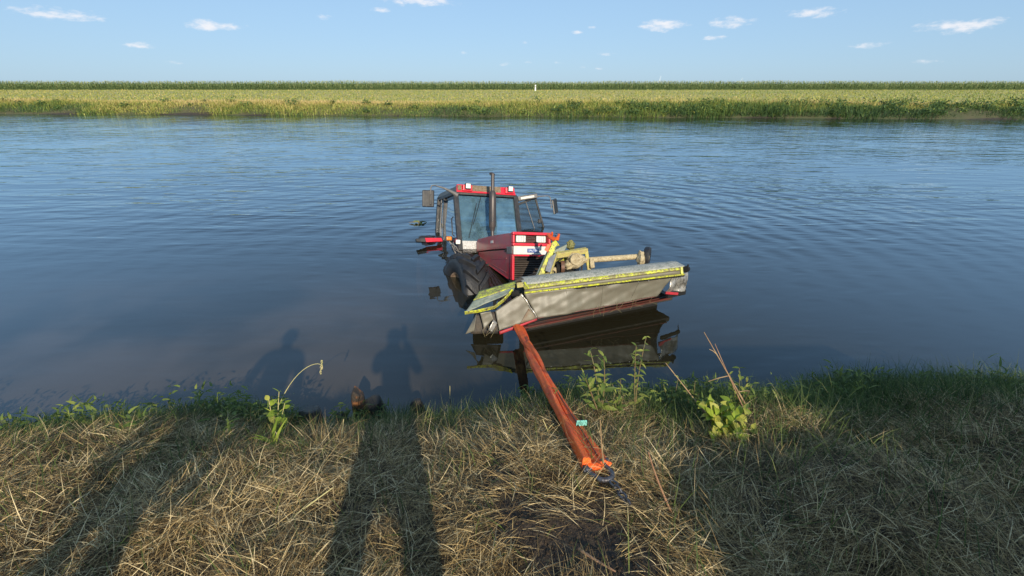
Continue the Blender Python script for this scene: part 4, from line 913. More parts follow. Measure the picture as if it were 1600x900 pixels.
def straw_layer(name, n, lmin, lmax, wmin, wmax, emin, emax, lift, rbase, seed, seg=4):
    p = scatter(n, 6.2, (.55, 5.0), straw_density); x, y = p[:, 0], p[:, 1]
    z = height(x, y)+rng.uniform(0, lift, n)
    flow = .9*smooth_noise(x, y, .5, seed)+rng.normal(0, .9, n); azm = np.where(rng.random(n) < .5, flow, flow+math.pi)+.3
    L_ = rng.uniform(lmin, lmax, n)*rng.uniform(.6, 1.2, n)
    rnd = np.clip(rbase+.32*rng.normal(0, 1, n)+.16*smooth_noise(x, y, .3, 5)-.25*bare(x, y), 0, 1)
    me = ribbons(name, np.stack([x, y, z], 1), azm, rng.uniform(emin, emax, n), rng.uniform(0, .6, n)**1.5*1.6, L_, rng.uniform(wmin, wmax, n), 'straw', rnd, seg, height, rng.uniform(-.9, .9, n), rng.normal(0, .28, n))
    o = bpy.data.objects.new(name, me); col.objects.link(o); return o
def stuff(o, label, cat): o['kind'] = 'stuff'; o['label'] = label; o['category'] = cat; return o
stuff(straw_layer('cut_straw', 120000, .04, .16, .0012, .0030, R(-10), R(40), .065, .40, 21, 3), 'mown dry straw lying flat all over the near bank', 'straw')
stuff(straw_layer('loose_straw', 17000, .07, .22, .0017, .0036, R(0), R(42), .07, .70, 33), 'longer pale straw standing loose out of the mown layer', 'straw')
stuff(straw_layer('thick_straw', 2200, .08, .22, .0035, .0065, R(-2), R(40), .06, .66, 44), 'broad pale dead grass blades on top of the straw', 'straw')
# combed swaths and tussocks: bundles of straw that lie the same way
nc = 1250; pc = scatter(nc, 6.2, (.55, 4.6), lambda x, y: vis(x, y)*(1-.9*bare(x, y))*np.clip(1.2-.16*y, .3, 1)*np.clip((y_near(x)-y)/.9, .06, 1)*(1-.6/(1+np.exp(-(x-.25)*4))*np.clip((y-2.8)/.5, 0, 1))); nb_ = 62; ci = np.repeat(np.arange(nc), nb_); n = nc*nb_
ca = rng.uniform(0, 6.283, nc); cs = rng.uniform(.03, .10, nc); ce = rng.uniform(R(-4), R(30), nc); cl_ = rng.uniform(.09, .26, nc); cr_n = rng.normal(0, .14, nc)
x = pc[ci, 0]+rng.normal(0, 1, n)*cs[ci]; y = pc[ci, 1]+rng.normal(0, 1, n)*cs[ci]; z = height(x, y)+np.abs(rng.normal(0, 1, n))*.030
me = ribbons('straw_swaths', np.stack([x, y, z], 1), ca[ci]+rng.normal(0, .30, n), ce[ci]+rng.normal(0, .16, n), rng.uniform(.1, 1.3, n), cl_[ci]*rng.uniform(.5, 1.25, n), rng.uniform(.0013, .0034, n), 'straw', np.clip(.50+1.2*cr_n[ci]+.29*rng.normal(0, 1, n)-.12*(y > 3.0), 0, 1), 4, height, rng.uniform(-.9, .9, n), rng.normal(0, .3, n))
o = bpy.data.objects.new('straw_swaths', me); col.objects.link(o); stuff(o, 'matted bundles of straw combed one way on the bank', 'straw')
# green grass at the water's edge and thinly through the straw
def green_density(x, y):
    e = y_near(x)-y
    edge = np.exp(-np.maximum(e-.05, 0)/.62)
    right = 1/(1+np.exp(-(x-.15)*3)); left = 1/(1+np.exp((x+1.9)*4))
    return vis(x, y-.10)*np.clip(edge*(.45+.8*right+.7*left)+.03+.55*right*np.clip((y-2.6)/.9, 0, 1)+.5*left*np.clip((y-2.6), 0, 1), 0, 1)*(.25+.75*(.5+.5*smooth_noise(x, y, .22, 9)))*(1-.9*bare(x, y))
n = 50000
p = scatter(n, 6.2, (.9, 5.1), green_density); x, y = p[:, 0], p[:, 1]
L_ = rng.uniform(.07, .26, n)*(1+.25*(x > .4)+.6*np.clip((x-1.2)/1.0, 0, 1)*rng.random(n)**2)
me = ribbons('green_grass', np.stack([x, y, height(x, y)-.005], 1), rng.uniform(0, 6.283, n), rng.uniform(R(35), R(88), n), rng.uniform(.2, 1.9, n), L_, rng.uniform(.0028, .0065, n), 'green_grass', np.clip(.40+.22*rng.normal(0, 1, n)+.2*smooth_noise(x, y, .5, 6), 0, 1), 4, height, rng.uniform(-.6, .6, n), rng.normal(0, .5, n))
o = bpy.data.objects.new('green_grass', me); col.objects.link(o); stuff(o, 'green grass growing along the edge of the near bank', 'grass')
# tall grass hanging over the edge
n = 7500; p = scatter(n, 6.2, (2.6, 4.6), lambda x, y: (y < y_near(x)+.04)*np.exp(-np.maximum(y_near(x)-y, 0)/.22)*np.clip(.22+.9/(1+np.exp(-(x+.2)*3))+.5/(1+np.exp((x+1.7)*5)), 0, 1)*(.15+.85*np.clip(.5+.7*smooth_noise(x, y, .20, 15), 0, 1))); x, y = p[:, 0], p[:, 1]
me = ribbons('edge_grass', np.stack([x, y, height(x, y)-.01], 1), rng.normal(1.57, 1.1, n), rng.uniform(R(40), R(88), n), rng.uniform(.3, 2.3, n), rng.uniform(.14, .34, n)*(1+.5*np.clip(x-.6, 0, 1)*rng.random(n)), rng.uniform(.003, .0075, n), 'green_grass', np.clip(.46+.27*rng.normal(0, 1, n), 0, 1), 5, height, rng.uniform(-.6, .6, n), rng.normal(0, .5, n))
o = bpy.data.objects.new('edge_grass', me); col.objects.link(o); stuff(o, 'taller green and dry grass hanging over the water edge', 'grass')
nc = 400; pc = scatter(nc, 6.2, (2.7, 4.6), lambda x, y: (y < y_near(x)+.02)*np.exp(-np.maximum(y_near(x)-y, 0)/.36)*np.clip(.05+1.0/(1+np.exp(-(x-.50)*6))*(.35+.65*(x < 2.6))+.8/(1+np.exp((x+1.75)*6)), 0, 1)); nb_ = 46; ci = np.repeat(np.arange(nc), nb_); n = nc*nb_
hc = rng.uniform(.10, .42, nc)*rng.uniform(.6, 1, nc); x = pc[ci, 0]+rng.normal(0, .055, n); y = pc[ci, 1]+rng.normal(0, .05, n); z = height(pc[ci, 0], pc[ci, 1])+rng.random(n)*hc[ci]
me = ribbons('undergrowth', np.stack([x, y, z], 1), rng.uniform(0, 6.283, n), rng.uniform(-.5, 1.1, n), rng.uniform(.2, 1.6, n), rng.uniform(.04, .10, n), rng.uniform(.010, .028, n), 'weed_leaf', np.clip(.42+.16*rng.normal(0, 1, nc)[ci]+.22*rng.normal(0, 1, n), 0, 1), 3, None, rng.uniform(-.9, .9, n))
o = bpy.data.objects.new('undergrowth', me); col.objects.link(o); stuff(o, 'dense dark leafy undergrowth along the edge of the near bank', 'undergrowth')
# crumbs of soil in the bare patch
cb = np.array([(0, 0, .6), (.5, 0, 0), (0, .5, 0), (-.5, 0, 0), (0, -.5, 0), (0, 0, -.5)]); cf = np.array([(0, 1, 2), (0, 2, 3), (0, 3, 4), (0, 4, 1), (5, 2, 1), (5, 3, 2), (5, 4, 3), (5, 1, 4)])
n = 5200; p = scatter(n, 3.0, (.8, 3.8), lambda x, y: np.clip(bare(x, y)+.05, 0, 1)); z = height(p[:, 0], p[:, 1])
sc = rng.uniform(.004, .022, n)*rng.uniform(.5, 1, n); vv = (cb[None]*rng.uniform(.6, 1.4, (n, 6, 1))*sc[:, None, None])+np.stack([p[:, 0], p[:, 1], z], 1)[:, None]
me = np_mesh('soil_crumbs', vv.reshape(-1, 3), (cf[None]+6*np.arange(n)[:, None, None]).reshape(-1, 3), 'bank_soil')
o = bpy.data.objects.new('soil_crumbs', me); col.objects.link(o); stuff(o, 'dark crumbs of bare soil torn up beside the sling', 'soil')

# --- leaves and single plants
def leaf_mesh(name, m, L_, W_, rnd, droop=.5, fold=.25, serr=0, n=7):
    mb = MB(); 
    for i in range(n+1):
        t = i/n; w = W_*math.sin(math.pi*min(1, t*.92+.06)**.8)*(1+(serr if i % 2 else -serr)); w = max(w, .0006)
        x = L_*t*(1-.12*droop*t); z = -droop*L_*t*t*.6+L_*.15*t
        mb.v += [Vector((x, -w, z+w*fold)), Vector((x, 0, z)), Vector((x, w, z+w*fold))]
    for i in range(n):
        for j in (0, 1): mb.f.append((3*i+j, 3*i+j+1, 3*i+3+j+1, 3*i+3+j))
    me = mesh_of(mb, name, m, angle=70); a = me.attributes.new('rnd', 'FLOAT', 'POINT'); a.data.foreach_set('value', [rnd]*len(me.vertices)); return me
WL = [leaf_mesh('leaf', 'weed_leaf', 1, .155, r, d, .35, .10) for r, d in ((.2, .4), (.5, .9), (.75, .6), (.95, 1.2))]
LL = [leaf_mesh('leaf', 'lime_leaf', 1, .33, r, d, .25) for r, d in ((.25, .3), (.6, .8), (.95, .5))]
GL = [leaf_mesh('blade', 'lime_leaf', 1, .05, r, d, .3) for r, d in ((.3, .5), (.7, 1.0))]
def bez(pts, n=12):
    pts = [Vector(p) for p in pts]; out = []
    for i in range(n+1):
        t = i/n; q = pts[:]
        while len(q) > 1: q = [q[k]*(1-t)+q[k+1]*t for k in range(len(q)-1)]
        out.append(q[0])
    return out
def plant(name, label, cat, base, paths, stem_m, stem_r, leaves, nleaf, size, start=.15, group=None, elev=(.0, .7), tipscale=.45, seed=1):
    r_ = random.Random(seed); e = empty(name, base); tag(e, label, cat, group); base = Vector(base)
    for pth in paths:
        cv = bez(pth, 14); obj('stem', MB().tube([c-base for c in cv], [stem_r*(1-.6*i/14) for i in range(15)], 7), stem_m, e)
        for k_ in range(nleaf):
            t = start+(1-start)*k_/max(1, nleaf-1); i = min(13, int(t*14)); c = cv[i]*(1-(t*14-i))+cv[i+1]*(t*14-i)
            for s in ((0, 1) if nleaf > 5 else (0,)):
                o = obj('leaf', r_.choice(leaves), None, e); o.location = c-base
                sc_ = size*(1-(1-tipscale)*t)*r_.uniform(.75, 1.2); o.scale = (sc_, sc_, sc_)
                o.rotation_euler = (r_.uniform(-.8, .8), -r_.uniform(*elev), k_*1.57+s*math.pi+r_.uniform(-.8, .8))
    return e
b = on_ground(938, 655); t_ = b.y
plant('tall_weed', 'bushy green weed with drooping pointed leaves right of the orange sling', 'weed', b,
      [[b, P(935, 605, t_), P(930, 575, t_+.03), P(922, 548, t_+.05)], [b, P(945, 610, t_-.05), P(946, 585, t_-.06), P(943, 556, t_-.08)], [b, P(925, 615, t_-.02), P(918, 600, t_-.05), P(914, 590, t_-.1)]], 'weed_stem', .0060, WL, 8, .125, seed=3)
b = on_ground(993, 652); t_ = b.y
plant('tall_weed', 'tall slim green weed standing upright above the dark water, right of the bushy one', 'weed', b,
      [[b, P(993, 600, t_), P(1000, 570, t_), P(1010, 526, t_+.02)], [b, P(990, 600, t_-.03), P(992, 570, t_-.03), P(994, 540, t_-.03)]], 'weed_stem', .0055, WL, 11, .095, seed=5)
for (px, py, tips, sz, sd_, lb_) in ((963, 655, ((957, 600), (970, 592), (975, 615)), .085, 21, 'low weed between the bushy weed and the slim one'), (1045, 652, ((1036, 598), (1050, 605), (1060, 590), (1028, 615)), .09, 22, 'leafy weed right of the tall slim one'),
        (1078, 650, ((1070, 600), (1086, 596), (1092, 615)), .08, 23, 'small weed just left of the broad leaved plant'), (862, 650, ((858, 615), (868, 608)), .07, 24, 'small green weed beside the sling at the water edge'), (1152, 648, ((1140, 585), (1155, 575), (1168, 590), (1176, 600)), .10, 25, 'leafy weed behind the broad leaved plant at the right')):
    b = on_ground(px, py); t_ = b.y
    plant('low_weed', lb_, 'weed', b, [[b, b*.5+P(tx_, ty_, t_)*.5+Vector((.01, 0, .02)), P(tx_, ty_, t_+.02)] for (tx_, ty_) in tips], 'weed_stem', .0042, WL, 7, sz, .2, 'low weeds along the near bank', (-.4, .8), .5, sd_)
b = on_ground(1130, 690); t_ = b.y
paths = []
for (px, py, dy) in ((1096, 628, .2), (1112, 622, .2), (1104, 645, .1), (1126, 640, .12), (1140, 628, .15), (1150, 655, .0), (1165, 640, .1), (1128, 668, -.05), (1158, 690, -.15), (1176, 672, -.05), (1146, 712, -.2), (1172, 712, -.22), (1118, 690, -.1)):
    m_ = P((px+1135)/2, (py+690)/2-14, t_+dy*.5); paths.append([b, m_, P(px, py, t_+dy)])
plant('broad_leaf_plant', 'sunlit yellow green plant with broad rounded leaves at the right', 'plant', b, paths, 'pale_stem', .0035, LL, 6, .080, .30, tipscale=.9, elev=(-.8, .9), seed=8)
b = on_ground(432, 690); t_ = b.y
paths = [[b, b*.5+P(px, py, t_+dy)*.5, P(px, py, t_+dy)] for (px, py, dy) in ((436, 612, .1), (445, 630, .05), (420, 625, .1), (428, 650, -.1), (441, 655, -.05))]
plant('leafy_weed', 'sunlit yellow green weed with narrow leaves at the left end of the bank', 'weed', b, paths, 'pale_stem', .005, GL+LL, 7, .10, .2, tipscale=.6, elev=(-.3, 1.0), seed=9)
for (px, py, k_, lb_) in ((791, 622, 9, 'small tuft of bright green grass at the water left of the sling'), (1030, 640, 8, 'yellow green grass tuft between the slim weed and the broad leaved plant'), (432, 705, 8, 'yellow grass tuft at the foot of the leafy weed on the left')):
    b = on_ground(px, py); e = empty('grass_tuft', b); tag(e, lb_, 'grass', 'bright grass tufts')
    for q_ in range(k_*2):
        o = obj('blade', random.choice(GL), None, e); s_ = random.uniform(.12, .24); o.scale = (s_, s_, s_); o.rotation_euler = (0, -random.uniform(.6, 1.35), random.uniform(0, 6.28)); o.location = (random.uniform(-.05, .05), random.uniform(-.04, .04), 0)
# dry and pale stalks, one by one
def stalk(label, pts, r, m, side=(), head=None, name='dry_stalk'):
    base = pts[0]; e = empty(name, base); tag(e, label, 'stalk', 'single stalks on the near bank')
    cv = bez(pts, 16); obj('stem', MB().tube([c-base for c in cv], [r*(1-.55*i/16)*(1.25 if i % 5 == 4 else 1) for i in range(17)], 6), m, e)
    for (t, d, l) in side:
        c = cv[int(t*16)]-base; obj('side_stem', MB().tube([c, c+Vector(d)*l*.5, c+Vector(d)*l+Vector((0, 0, -.01))], [r*.6, r*.5, r*.35], 5), m, e)
    if head:
        hb = MB(); c = cv[-1]-base; d = (cv[-1]-cv[-3]).normalized()
        for k_ in range(26):
            t = k_/26; q_ = c-d*.10+d*(.10*t*1.4)+Vector((random.uniform(-.006, .006), random.uniform(-.006, .006), random.uniform(-.004, .006)))
            hb.tube([q_, q_+d*.016+Vector((random.uniform(-.008, .008), random.uniform(-.008, .008), random.uniform(-.008, .006)))], [.0042, .001], 5)
        obj('seed_head', hb, head, e)
    return e
def gpath(pa, pb, dy=0, bow_=.02, dz=0):
    a = on_ground(*pa); bpt = P(*pb, a.y+dy); return [a, a*.5+bpt*.5+Vector((bow_, 0, abs(bow_)*.5)), bpt]
stalk('longest dry brown stalk leaning left over the water at the right', gpath((1178, 655), (1100, 519), .25, .0), .006, 'dry_stem', ((.55, (-.9, 0, -.25), .16), (.35, (.8, 0, .2), .10), (.75, (-.6, 0, .5), .10)))
stalk('thin brown stalk leaning beside the longest one at the right', gpath((1170, 655), (1117, 537), .2, -.01), .0045, 'brown_stem')
stalk('straight jointed stalk leaning over the dark water above the broad leaved plant', gpath((1120, 668), (1040, 567), .15, 0), .0055, 'dry_stem', ((.4, (-.5, 0, .5), .05), (.6, (.4, 0, .6), .04)))
stalk('upright tan stalk standing beside the shackle', gpath((946, 745), (938, 656), .0, -.01), .0055, 'dry_stem')
stalk('reddish brown stalk leaning right of the shackle', gpath((1052, 806), (1013, 706), .05, -.02), .006, 'brown_stem')
stalk('pale bent stalk below the shackle', [on_ground(1000, 835), P(975, 790, 2.05), P(958, 720, 2.2), P(945, 712, 2.2)], .005, 'pale_stem')
stalk('thick pinkish stick lying in the straw at the bottom', [on_ground(905, 858, .03), on_ground(930, 876, .05), on_ground(962, 893, .03)], .007, 'brown_stem')
stalk('thin grass stem with bent pale seed head over the water at left', [on_ground(424, 665, .02), P(446, 598, 3.5), P(470, 562, 3.5), P(512, 560, 3.5), P(502, 578, 3.5)], .0035, 'pale_stem', (), 'pale_stem')
stalk('bare white stem rising from the grass at the edge left of the sling', gpath((703, 650), (703, 603), 0, 0), .005, 'pale_stem')
stalk('pale split stem standing in the straw left of the sling', gpath((860, 690), (848, 655), 0, .01), .005, 'pale_stem', ((.5, (.5, 0, .8), .08),))
stalk('short pale upright stem in the straw below the stones', gpath((533, 690), (537, 655), 0, 0), .005, 'pale_stem')
stalk('long straw stalk leaning across the left of the bank', gpath((440, 820), (520, 762), .15, .0), .0045, 'pale_stem')
# black plastic scrap beside the sling
b = on_ground(905, 628, .02)
sc_ = MB(); sc_.grid(lambda u, v: b+Vector(((u-.5)*.34, (v-.5)*.26, .05+.05*math.sin(u*7+v*3)+.03*math.sin(v*9-u*4)+(hgt(b.x+(u-.5)*.34, b.y+(v-.5)*.26)-b.z))), 14, 10)
o = obj('plastic_scrap', sc_, 'black_sheet', None, solid=.004); tag(o, 'crumpled black plastic scrap on the bank right of the sling', 'plastic')
# stones at the edge
def stone(label, px, py, r_, m, seed, sq=(1, 1, .8), sink=.3, name='stone'):
    b = on_ground(px, py); mb = MB()
    def f(u, v):
        t = 2*math.pi*u; ph = math.pi*(.002+.996*v); d = Vector((math.sin(ph)*math.cos(t), math.sin(ph)*math.sin(t), math.cos(ph)))
        k = 1+.16*n3(d*.30, 1, seed)+.10*n3(d*.62, 1, seed+1)+.04*n3(d*1.6, 1, seed+2)
        d2 = Vector([max(-.82, min(.82, c*1.12)) for c in d])
        return Vector((d2.x*sq[0], d2.y*sq[1], d2.z*sq[2]))*r_*k
    mb.grid(f, 36, 20); o = obj(name, mb, m, None, loc=(b.x, b.y, b.z+r_*sq[2]*(1-sink*2)), angle=25); tag(o, label, 'stone', 'stones at the edge of the near bank'); return o
def edge_stone(label, px, top, halfw, m, seed, dy=.05, depth=1.0):
    X = PZ(px, 640, 0).x; Y = float(y_near(X))+dy; tp = P(px, top, Y); g = min(hgt(tp.x, Y), 0)-.06; rw = halfw*1.05/FPX*math.hypot(Y, 3)
    mb = MB(); hh = (tp.z-g)/2; rs_ = random.Random(seed); pl = [(Vector((rs_.gauss(0, 1), rs_.gauss(0, 1), rs_.gauss(0, .8))).normalized(), rs_.uniform(.68, .88)) for _ in range(20)]
    def f(u, v):
        t = 2*math.pi*u; ph = math.pi*(.002+.996*v); d = Vector((math.sin(ph)*math.cos(t), math.sin(ph)*math.sin(t), math.cos(ph)))
        k = 1+.20*n3(d*.30, 1, seed)+.12*n3(d*.62, 1, seed+1)+.05*n3(d*1.6, 1, seed+2)
        d2 = d.copy()
        for (n_p, o_p) in pl:
            q_ = d.dot(n_p)
            if q_ > o_p: d2 = d2*min(1, (o_p/q_)/d2.length)
        d2 = d2*1.22; k = 1+.25*(k-1)
        return Vector((d2.x*rw*k, d2.y*rw*depth*k, math.copysign(abs(d2.z)**.6, d2.z)*hh))
    mb.grid(f, 40, 24); o = obj('stone', mb, m, None, loc=(tp.x, Y, (tp.z+g)/2), angle=18); tag(o, label, 'stone', 'stones at the edge of the near bank'); return o
edge_stone('grey pyramid shaped stone at the water on the left', 484, 637, 17, 'stone', 3, -.03)
edge_stone('upright stone with an orange sunlit top at the water', 556, 607, 10, 'stone_orange', 8, .06)
edge_stone('dark rounded stone right of the orange topped one', 585, 621, 15, 'stone_dark', 5, .03)
edge_stone('low dark stone on the far right of the stone row', 652, 627, 11, 'stone_dark', 12, .03)
edge_stone('small wet dark stone between the grey and the orange topped stones', 532, 645, 9, 'stone_dark', 15, -.05)
# floating weed left of the cab
c = PZ(655, 348, .01); e = empty('floating_weed', c); tag(e, 'scrap of green water weed floating left of the cab', 'weed')
for k_ in range(9):
    an = random.uniform(0, 6.28); l = random.uniform(.10, .22)
    obj('stem', MB().tube([(0, 0, .01), (l*.5*math.cos(an), l*.6*math.sin(an), .03), (l*math.cos(an)*1.1, l*math.sin(an)*.9, .004)], [.012, .009, .004], 6), 'weed_stem', e)
for k_ in range(8):
    o = obj('leaf', random.choice(WL+LL), None, e); o.scale = (.15,)*3; o.rotation_euler = (0, -.1, random.uniform(0, 6.28)); o.location = (random.uniform(-.10, .10), random.uniform(-.05, .05), .012)

# ================================================================== FAR BANK, MEADOW, MAIZE
n = 110000
x = rng.uniform(-78, 78, n); tt = rng.uniform(-.15, 4.4, n); y = y_far(x)+.02+tt; z = height(x, y)
patchn = smooth_noise(x, tt*2, 1.6, 31); big = smooth_noise(x, tt, 6, 32); grn = smooth_noise(x, tt, 4, 33)
lush = 1/(1+np.exp(-(x-7)/1.5))*np.clip(1.25-.3*tt, 0, 1)*(.55+.45*np.sign(smooth_noise(x, tt, 3, 36)+.5))
rnd = np.clip(.30+.15*tt+.22*patchn+.15*rng.normal(0, 1, n)-.22*np.clip(grn, 0, 1)*(tt < 2.6)-.26*lush+.10*(x < -8), 0, 1)
L_ = (.22+.42*rng.random(n)**2)*(1+.55*np.clip(big, -.6, 1))*np.where(tt > 3.2, .8, 1)*(1+.45*lush)
me = ribbons('bank_weeds', np.stack([x, y, z-.03], 1), rng.uniform(0, 6.283, n), rng.uniform(R(35), R(88), n), rng.uniform(.1, 1.6, n), L_, rng.uniform(.022, .075, n), 'far_weeds', rnd, 3, None, rng.uniform(-.5, .5, n), rng.normal(0, .5, n))
o = bpy.data.objects.new('bank_weeds', me); col.objects.link(o); stuff(o, 'green and straw coloured weeds covering the far bank', 'weeds')
# leaf clumps that make the bushes in the weeds
n = 16000; nb = 190; bx_ = np.where(rng.random(nb) < .45, rng.uniform(-70, 70, nb), rng.uniform(6, 60, nb)); bt = rng.uniform(.2, 3.4, nb); br = rng.uniform(.25, .62, nb)*np.where(bx_ > 6, 1.3, 1); wh = rng.integers(0, nb, n)
d3 = rng.normal(0, 1, (n, 3)); d3 /= np.linalg.norm(d3, axis=1)[:, None]; d3[:, 2] = np.abs(d3[:, 2]); rr = br[wh]*rng.uniform(.35, 1, n)
x = bx_[wh]+d3[:, 0]*rr*1.5; y = y_far(bx_[wh])+bt[wh]+d3[:, 1]*rr; z = height(bx_[wh], y_far(bx_[wh])+bt[wh])+d3[:, 2]*rr*1.2
rnd = np.clip(.16+.16*rng.normal(0, 1, n)+.14*np.sin(wh*1.7), 0, 1)
me = ribbons('bush_leaves', np.stack([x, y, z], 1), rng.uniform(0, 6.283, n), rng.uniform(-.4, 1.2, n), rng.uniform(0, 1.5, n), rng.uniform(.12, .30, n), rng.uniform(.07, .16, n), 'far_weeds', rnd, 2, None, rng.uniform(-1, 1, n))
o = bpy.data.objects.new('bank_bushes', me); col.objects.link(o); stuff(o, 'low dark green bushes among the weeds of the far bank', 'bushes')
# meadow grass seen from far
n = 42000; x = rng.uniform(-1, 1, n); y = 54+rng.random(n)**1.5*112; x = x*(y*1.15+6); z = height(x, y)
me = ribbons('meadow_tufts', np.stack([x, y, z-.02], 1), rng.uniform(0, 6.283, n), rng.uniform(R(35), R(80), n), rng.uniform(.2, 1.4, n), rng.uniform(.10, .26, n)*(1+y/250), rng.uniform(.05, .12, n)*(1+y/120), 'far_weeds', np.clip(.60+.10*smooth_noise(x, y, 14, 41)+.12*rng.normal(0, 1, n)-.06*(x > 20), 0, 1), 2, None, rng.uniform(-.5, .5, n))
o = bpy.data.objects.new('meadow_tufts', me); col.objects.link(o); stuff(o, 'short yellow green grass of the meadow beyond the far bank', 'grass')
# maize: stalks, leaves and tassels, row behind row
def maize():
    rows = 6; R_ = []; 
    for r_ in range(rows):
        xx = np.arange(-215, 215, .42)+rng.uniform(-.1, .1, len(np.arange(-215, 215, .42))); R_.append(np.stack([xx, 168+r_*.75+rng.uniform(-.1, .1, len(xx))-.04*xx*0, np.full(len(xx), 1.2)], 1))
    root = np.concatenate(R_); m_ = len(root); pl_ = .26*rng.normal(0, 1, m_); hh = rng.uniform(2.0, 2.75, m_)*(1+.06*smooth_noise(root[:, 0], root[:, 1], 5, 51)+.05*smooth_noise(root[:, 0], root[:, 1], 22, 52))
    RT = [root]; AZ = [np.full(m_, 1.57)+rng.normal(0, .2, m_)]; EL = [np.full(m_, R(89))]; BE = [np.zeros(m_)]; LE = [hh]; WI = [np.full(m_, .10)]; RN = [np.full(m_, .35)]
    for k_ in range(6):
        q_ = root.copy(); q_[:, 2] += hh*(.22+.13*k_)
        RT.append(q_); AZ.append(rng.uniform(0, 6.28, m_)); EL.append(rng.uniform(R(50), R(75), m_)); BE.append(rng.uniform(1.0, 2.3, m_)); LE.append(rng.uniform(.55, .95, m_)*(1-.05*k_)); WI.append(rng.uniform(.12, .24, m_)); RN.append(np.clip(.50+pl_+.18*rng.normal(0, 1, m_)+.07*k_, 0, .95))
    q_ = root.copy(); q_[:, 2] += hh*.97; RT.append(q_); AZ.append(rng.uniform(0, 6.28, m_)); EL.append(rng.uniform(R(60), R(88), m_)); BE.append(np.zeros(m_)); LE.append(np.full(m_, .3)); WI.append(np.full(m_, .10)); RN.append(np.full(m_, .98))
    c = np.concatenate
    return ribbons('maize_crop', c(RT), c(AZ), c(EL), c(BE), c(LE), c(WI), 'maize_leaf', c(RN), 2, None, rng.uniform(-.4, .4, 8*m_), None, .8)
o = bpy.data.objects.new('maize_crop', maize()); col.objects.link(o); stuff(o, 'tall green maize standing in rows across the horizon', 'maize')
mm = MB(); mm.grid(lambda u, v: Vector((-900+1800*u, 175+700*v, 3.05+.06*math.sin(u*400)+.05*math.sin(v*90))), 120, 10); mm.grid(lambda u, v: Vector((-900+1800*u, 175, 1.2+1.85*v)), 40, 1)
me = mesh_of(mm, 'maize_canopy', 'maize_leaf'); a_ = me.attributes.new('rnd', 'FLOAT', 'POINT'); a_.data.foreach_set('value', [.12]*len(me.vertices))
o = bpy.data.objects.new('maize_canopy', me); col.objects.link(o); stuff(o, 'green top of the maize field running back to the horizon', 'maize')
# white marker post at the edge of the meadow
b = Vector((P(836.5, 141, 145).x, 145, 1.2)); e = empty('marker_post', b); tag(e, 'white marker post standing in front of the maize', 'post')
obj('post', MB().box((0, 0, .75), (.34, .30, 1.5)), 'post_white', e, bevel=.03); obj('cap', MB().box((0, 0, 1.52), (.40, .36, .08)), 'post_white', e, bevel=.02); obj('number_plate', MB().box((0, -.156, 1.05), (.22, .012, .24)), 'cab_grey', e)
# wind turbines far beyond the maize
for (px, py, D, bl, a0, lb_) in ((1030.5, 126.5, 4200, 40, 8, 'left wind turbine peeping over the maize at the horizon'), (1156.5, 127.5, 5200, 40, 30, 'right wind turbine peeping over the maize at the horizon')):
    hub = P(px, py, D); e = empty('wind_turbine', (hub.x, hub.y, 1.2)); tag(e, lb_, 'wind turbine', 'wind turbines on the horizon'); hz = hub.z-1.2
    obj('tower', MB().tube([(0, 6, 0), (0, 6, hz)], [2.6, 1.5], 14), 'turbine_white', e); obj('nacelle', MB().box((0, 4, hz), (3.4, 10, 3.4)), 'turbine_white', e, bevel=.6)
    obj('hub', MB().tube([(0, -3, hz), (0, -1, hz)], [1.0, 2.0], 12), 'turbine_white', e)
    for k_ in range(3):
        an = R(a0+120*k_); d = Vector((math.sin(an), 0, math.cos(an))); s_ = Vector((math.cos(an), 0, -math.sin(an)))
        if d.z < 0: bl2 = min(bl, (hz-.5)/-d.z)
        else: bl2 = bl
        c = Vector((0, -2, hz)); obj('rotor_blade', MB().hexa([c+s_*-.9+Vector((0, -.3, 0)), c+s_*.9+Vector((0, -.3, 0)), c+s_*.9+Vector((0, .3, 0)), c+s_*-.9+Vector((0, .3, 0)), c+d*bl2+s_*-.4+Vector((0, -.1, 0)), c+d*bl2+s_*.4+Vector((0, -.1, 0)), c+d*bl2+s_*.4+Vector((0, .1, 0)), c+d*bl2+s_*-.4+Vector((0, .1, 0))]), 'turbine_white', e)

# ================================================================== PEOPLE on the bank behind the camera (their shadows fall into the view)
def skin_mesh(name, chains, m, parent, sub=1):
    vs = []; es = []; rs = []
    for (pts, rad, att) in chains:
        o = len(vs)
        for i, (p_, r_) in enumerate(zip(pts, rad)):
            if i == 0 and att is not None: prev = att; continue
            vs.append(p_); rs.append(r_); idx = len(vs)-1
            if i > 0: es.append((prev, idx))
            prev = idx
    me = bpy.data.meshes.new(name); me.from_pydata([tuple(v) for v in vs], es, []); me.materials.append(MATS[m])
    o = bpy.data.objects.new(name, me); col.objects.link(o); o.parent = parent
    sk = o.modifiers.new('skin', 'SKIN'); sk.use_smooth_shade = True
    lay = me.skin_vertices[0] if me.skin_vertices else None
    if lay is None:
        import bmesh
        bm = bmesh.new(); bm.from_mesh(me); bm.verts.layers.skin.verify(); bm.to_mesh(me); bm.free(); lay = me.skin_vertices[0]
    for i, r_ in enumerate(rs):
        lay.data[i].radius = (r_, r_) if isinstance(r_, (int, float)) else r_
        lay.data[i].use_root = (i == 0)
    q = o.modifiers.new('subdivision', 'SUBSURF'); q.levels = sub; q.render_levels = sub
    return o
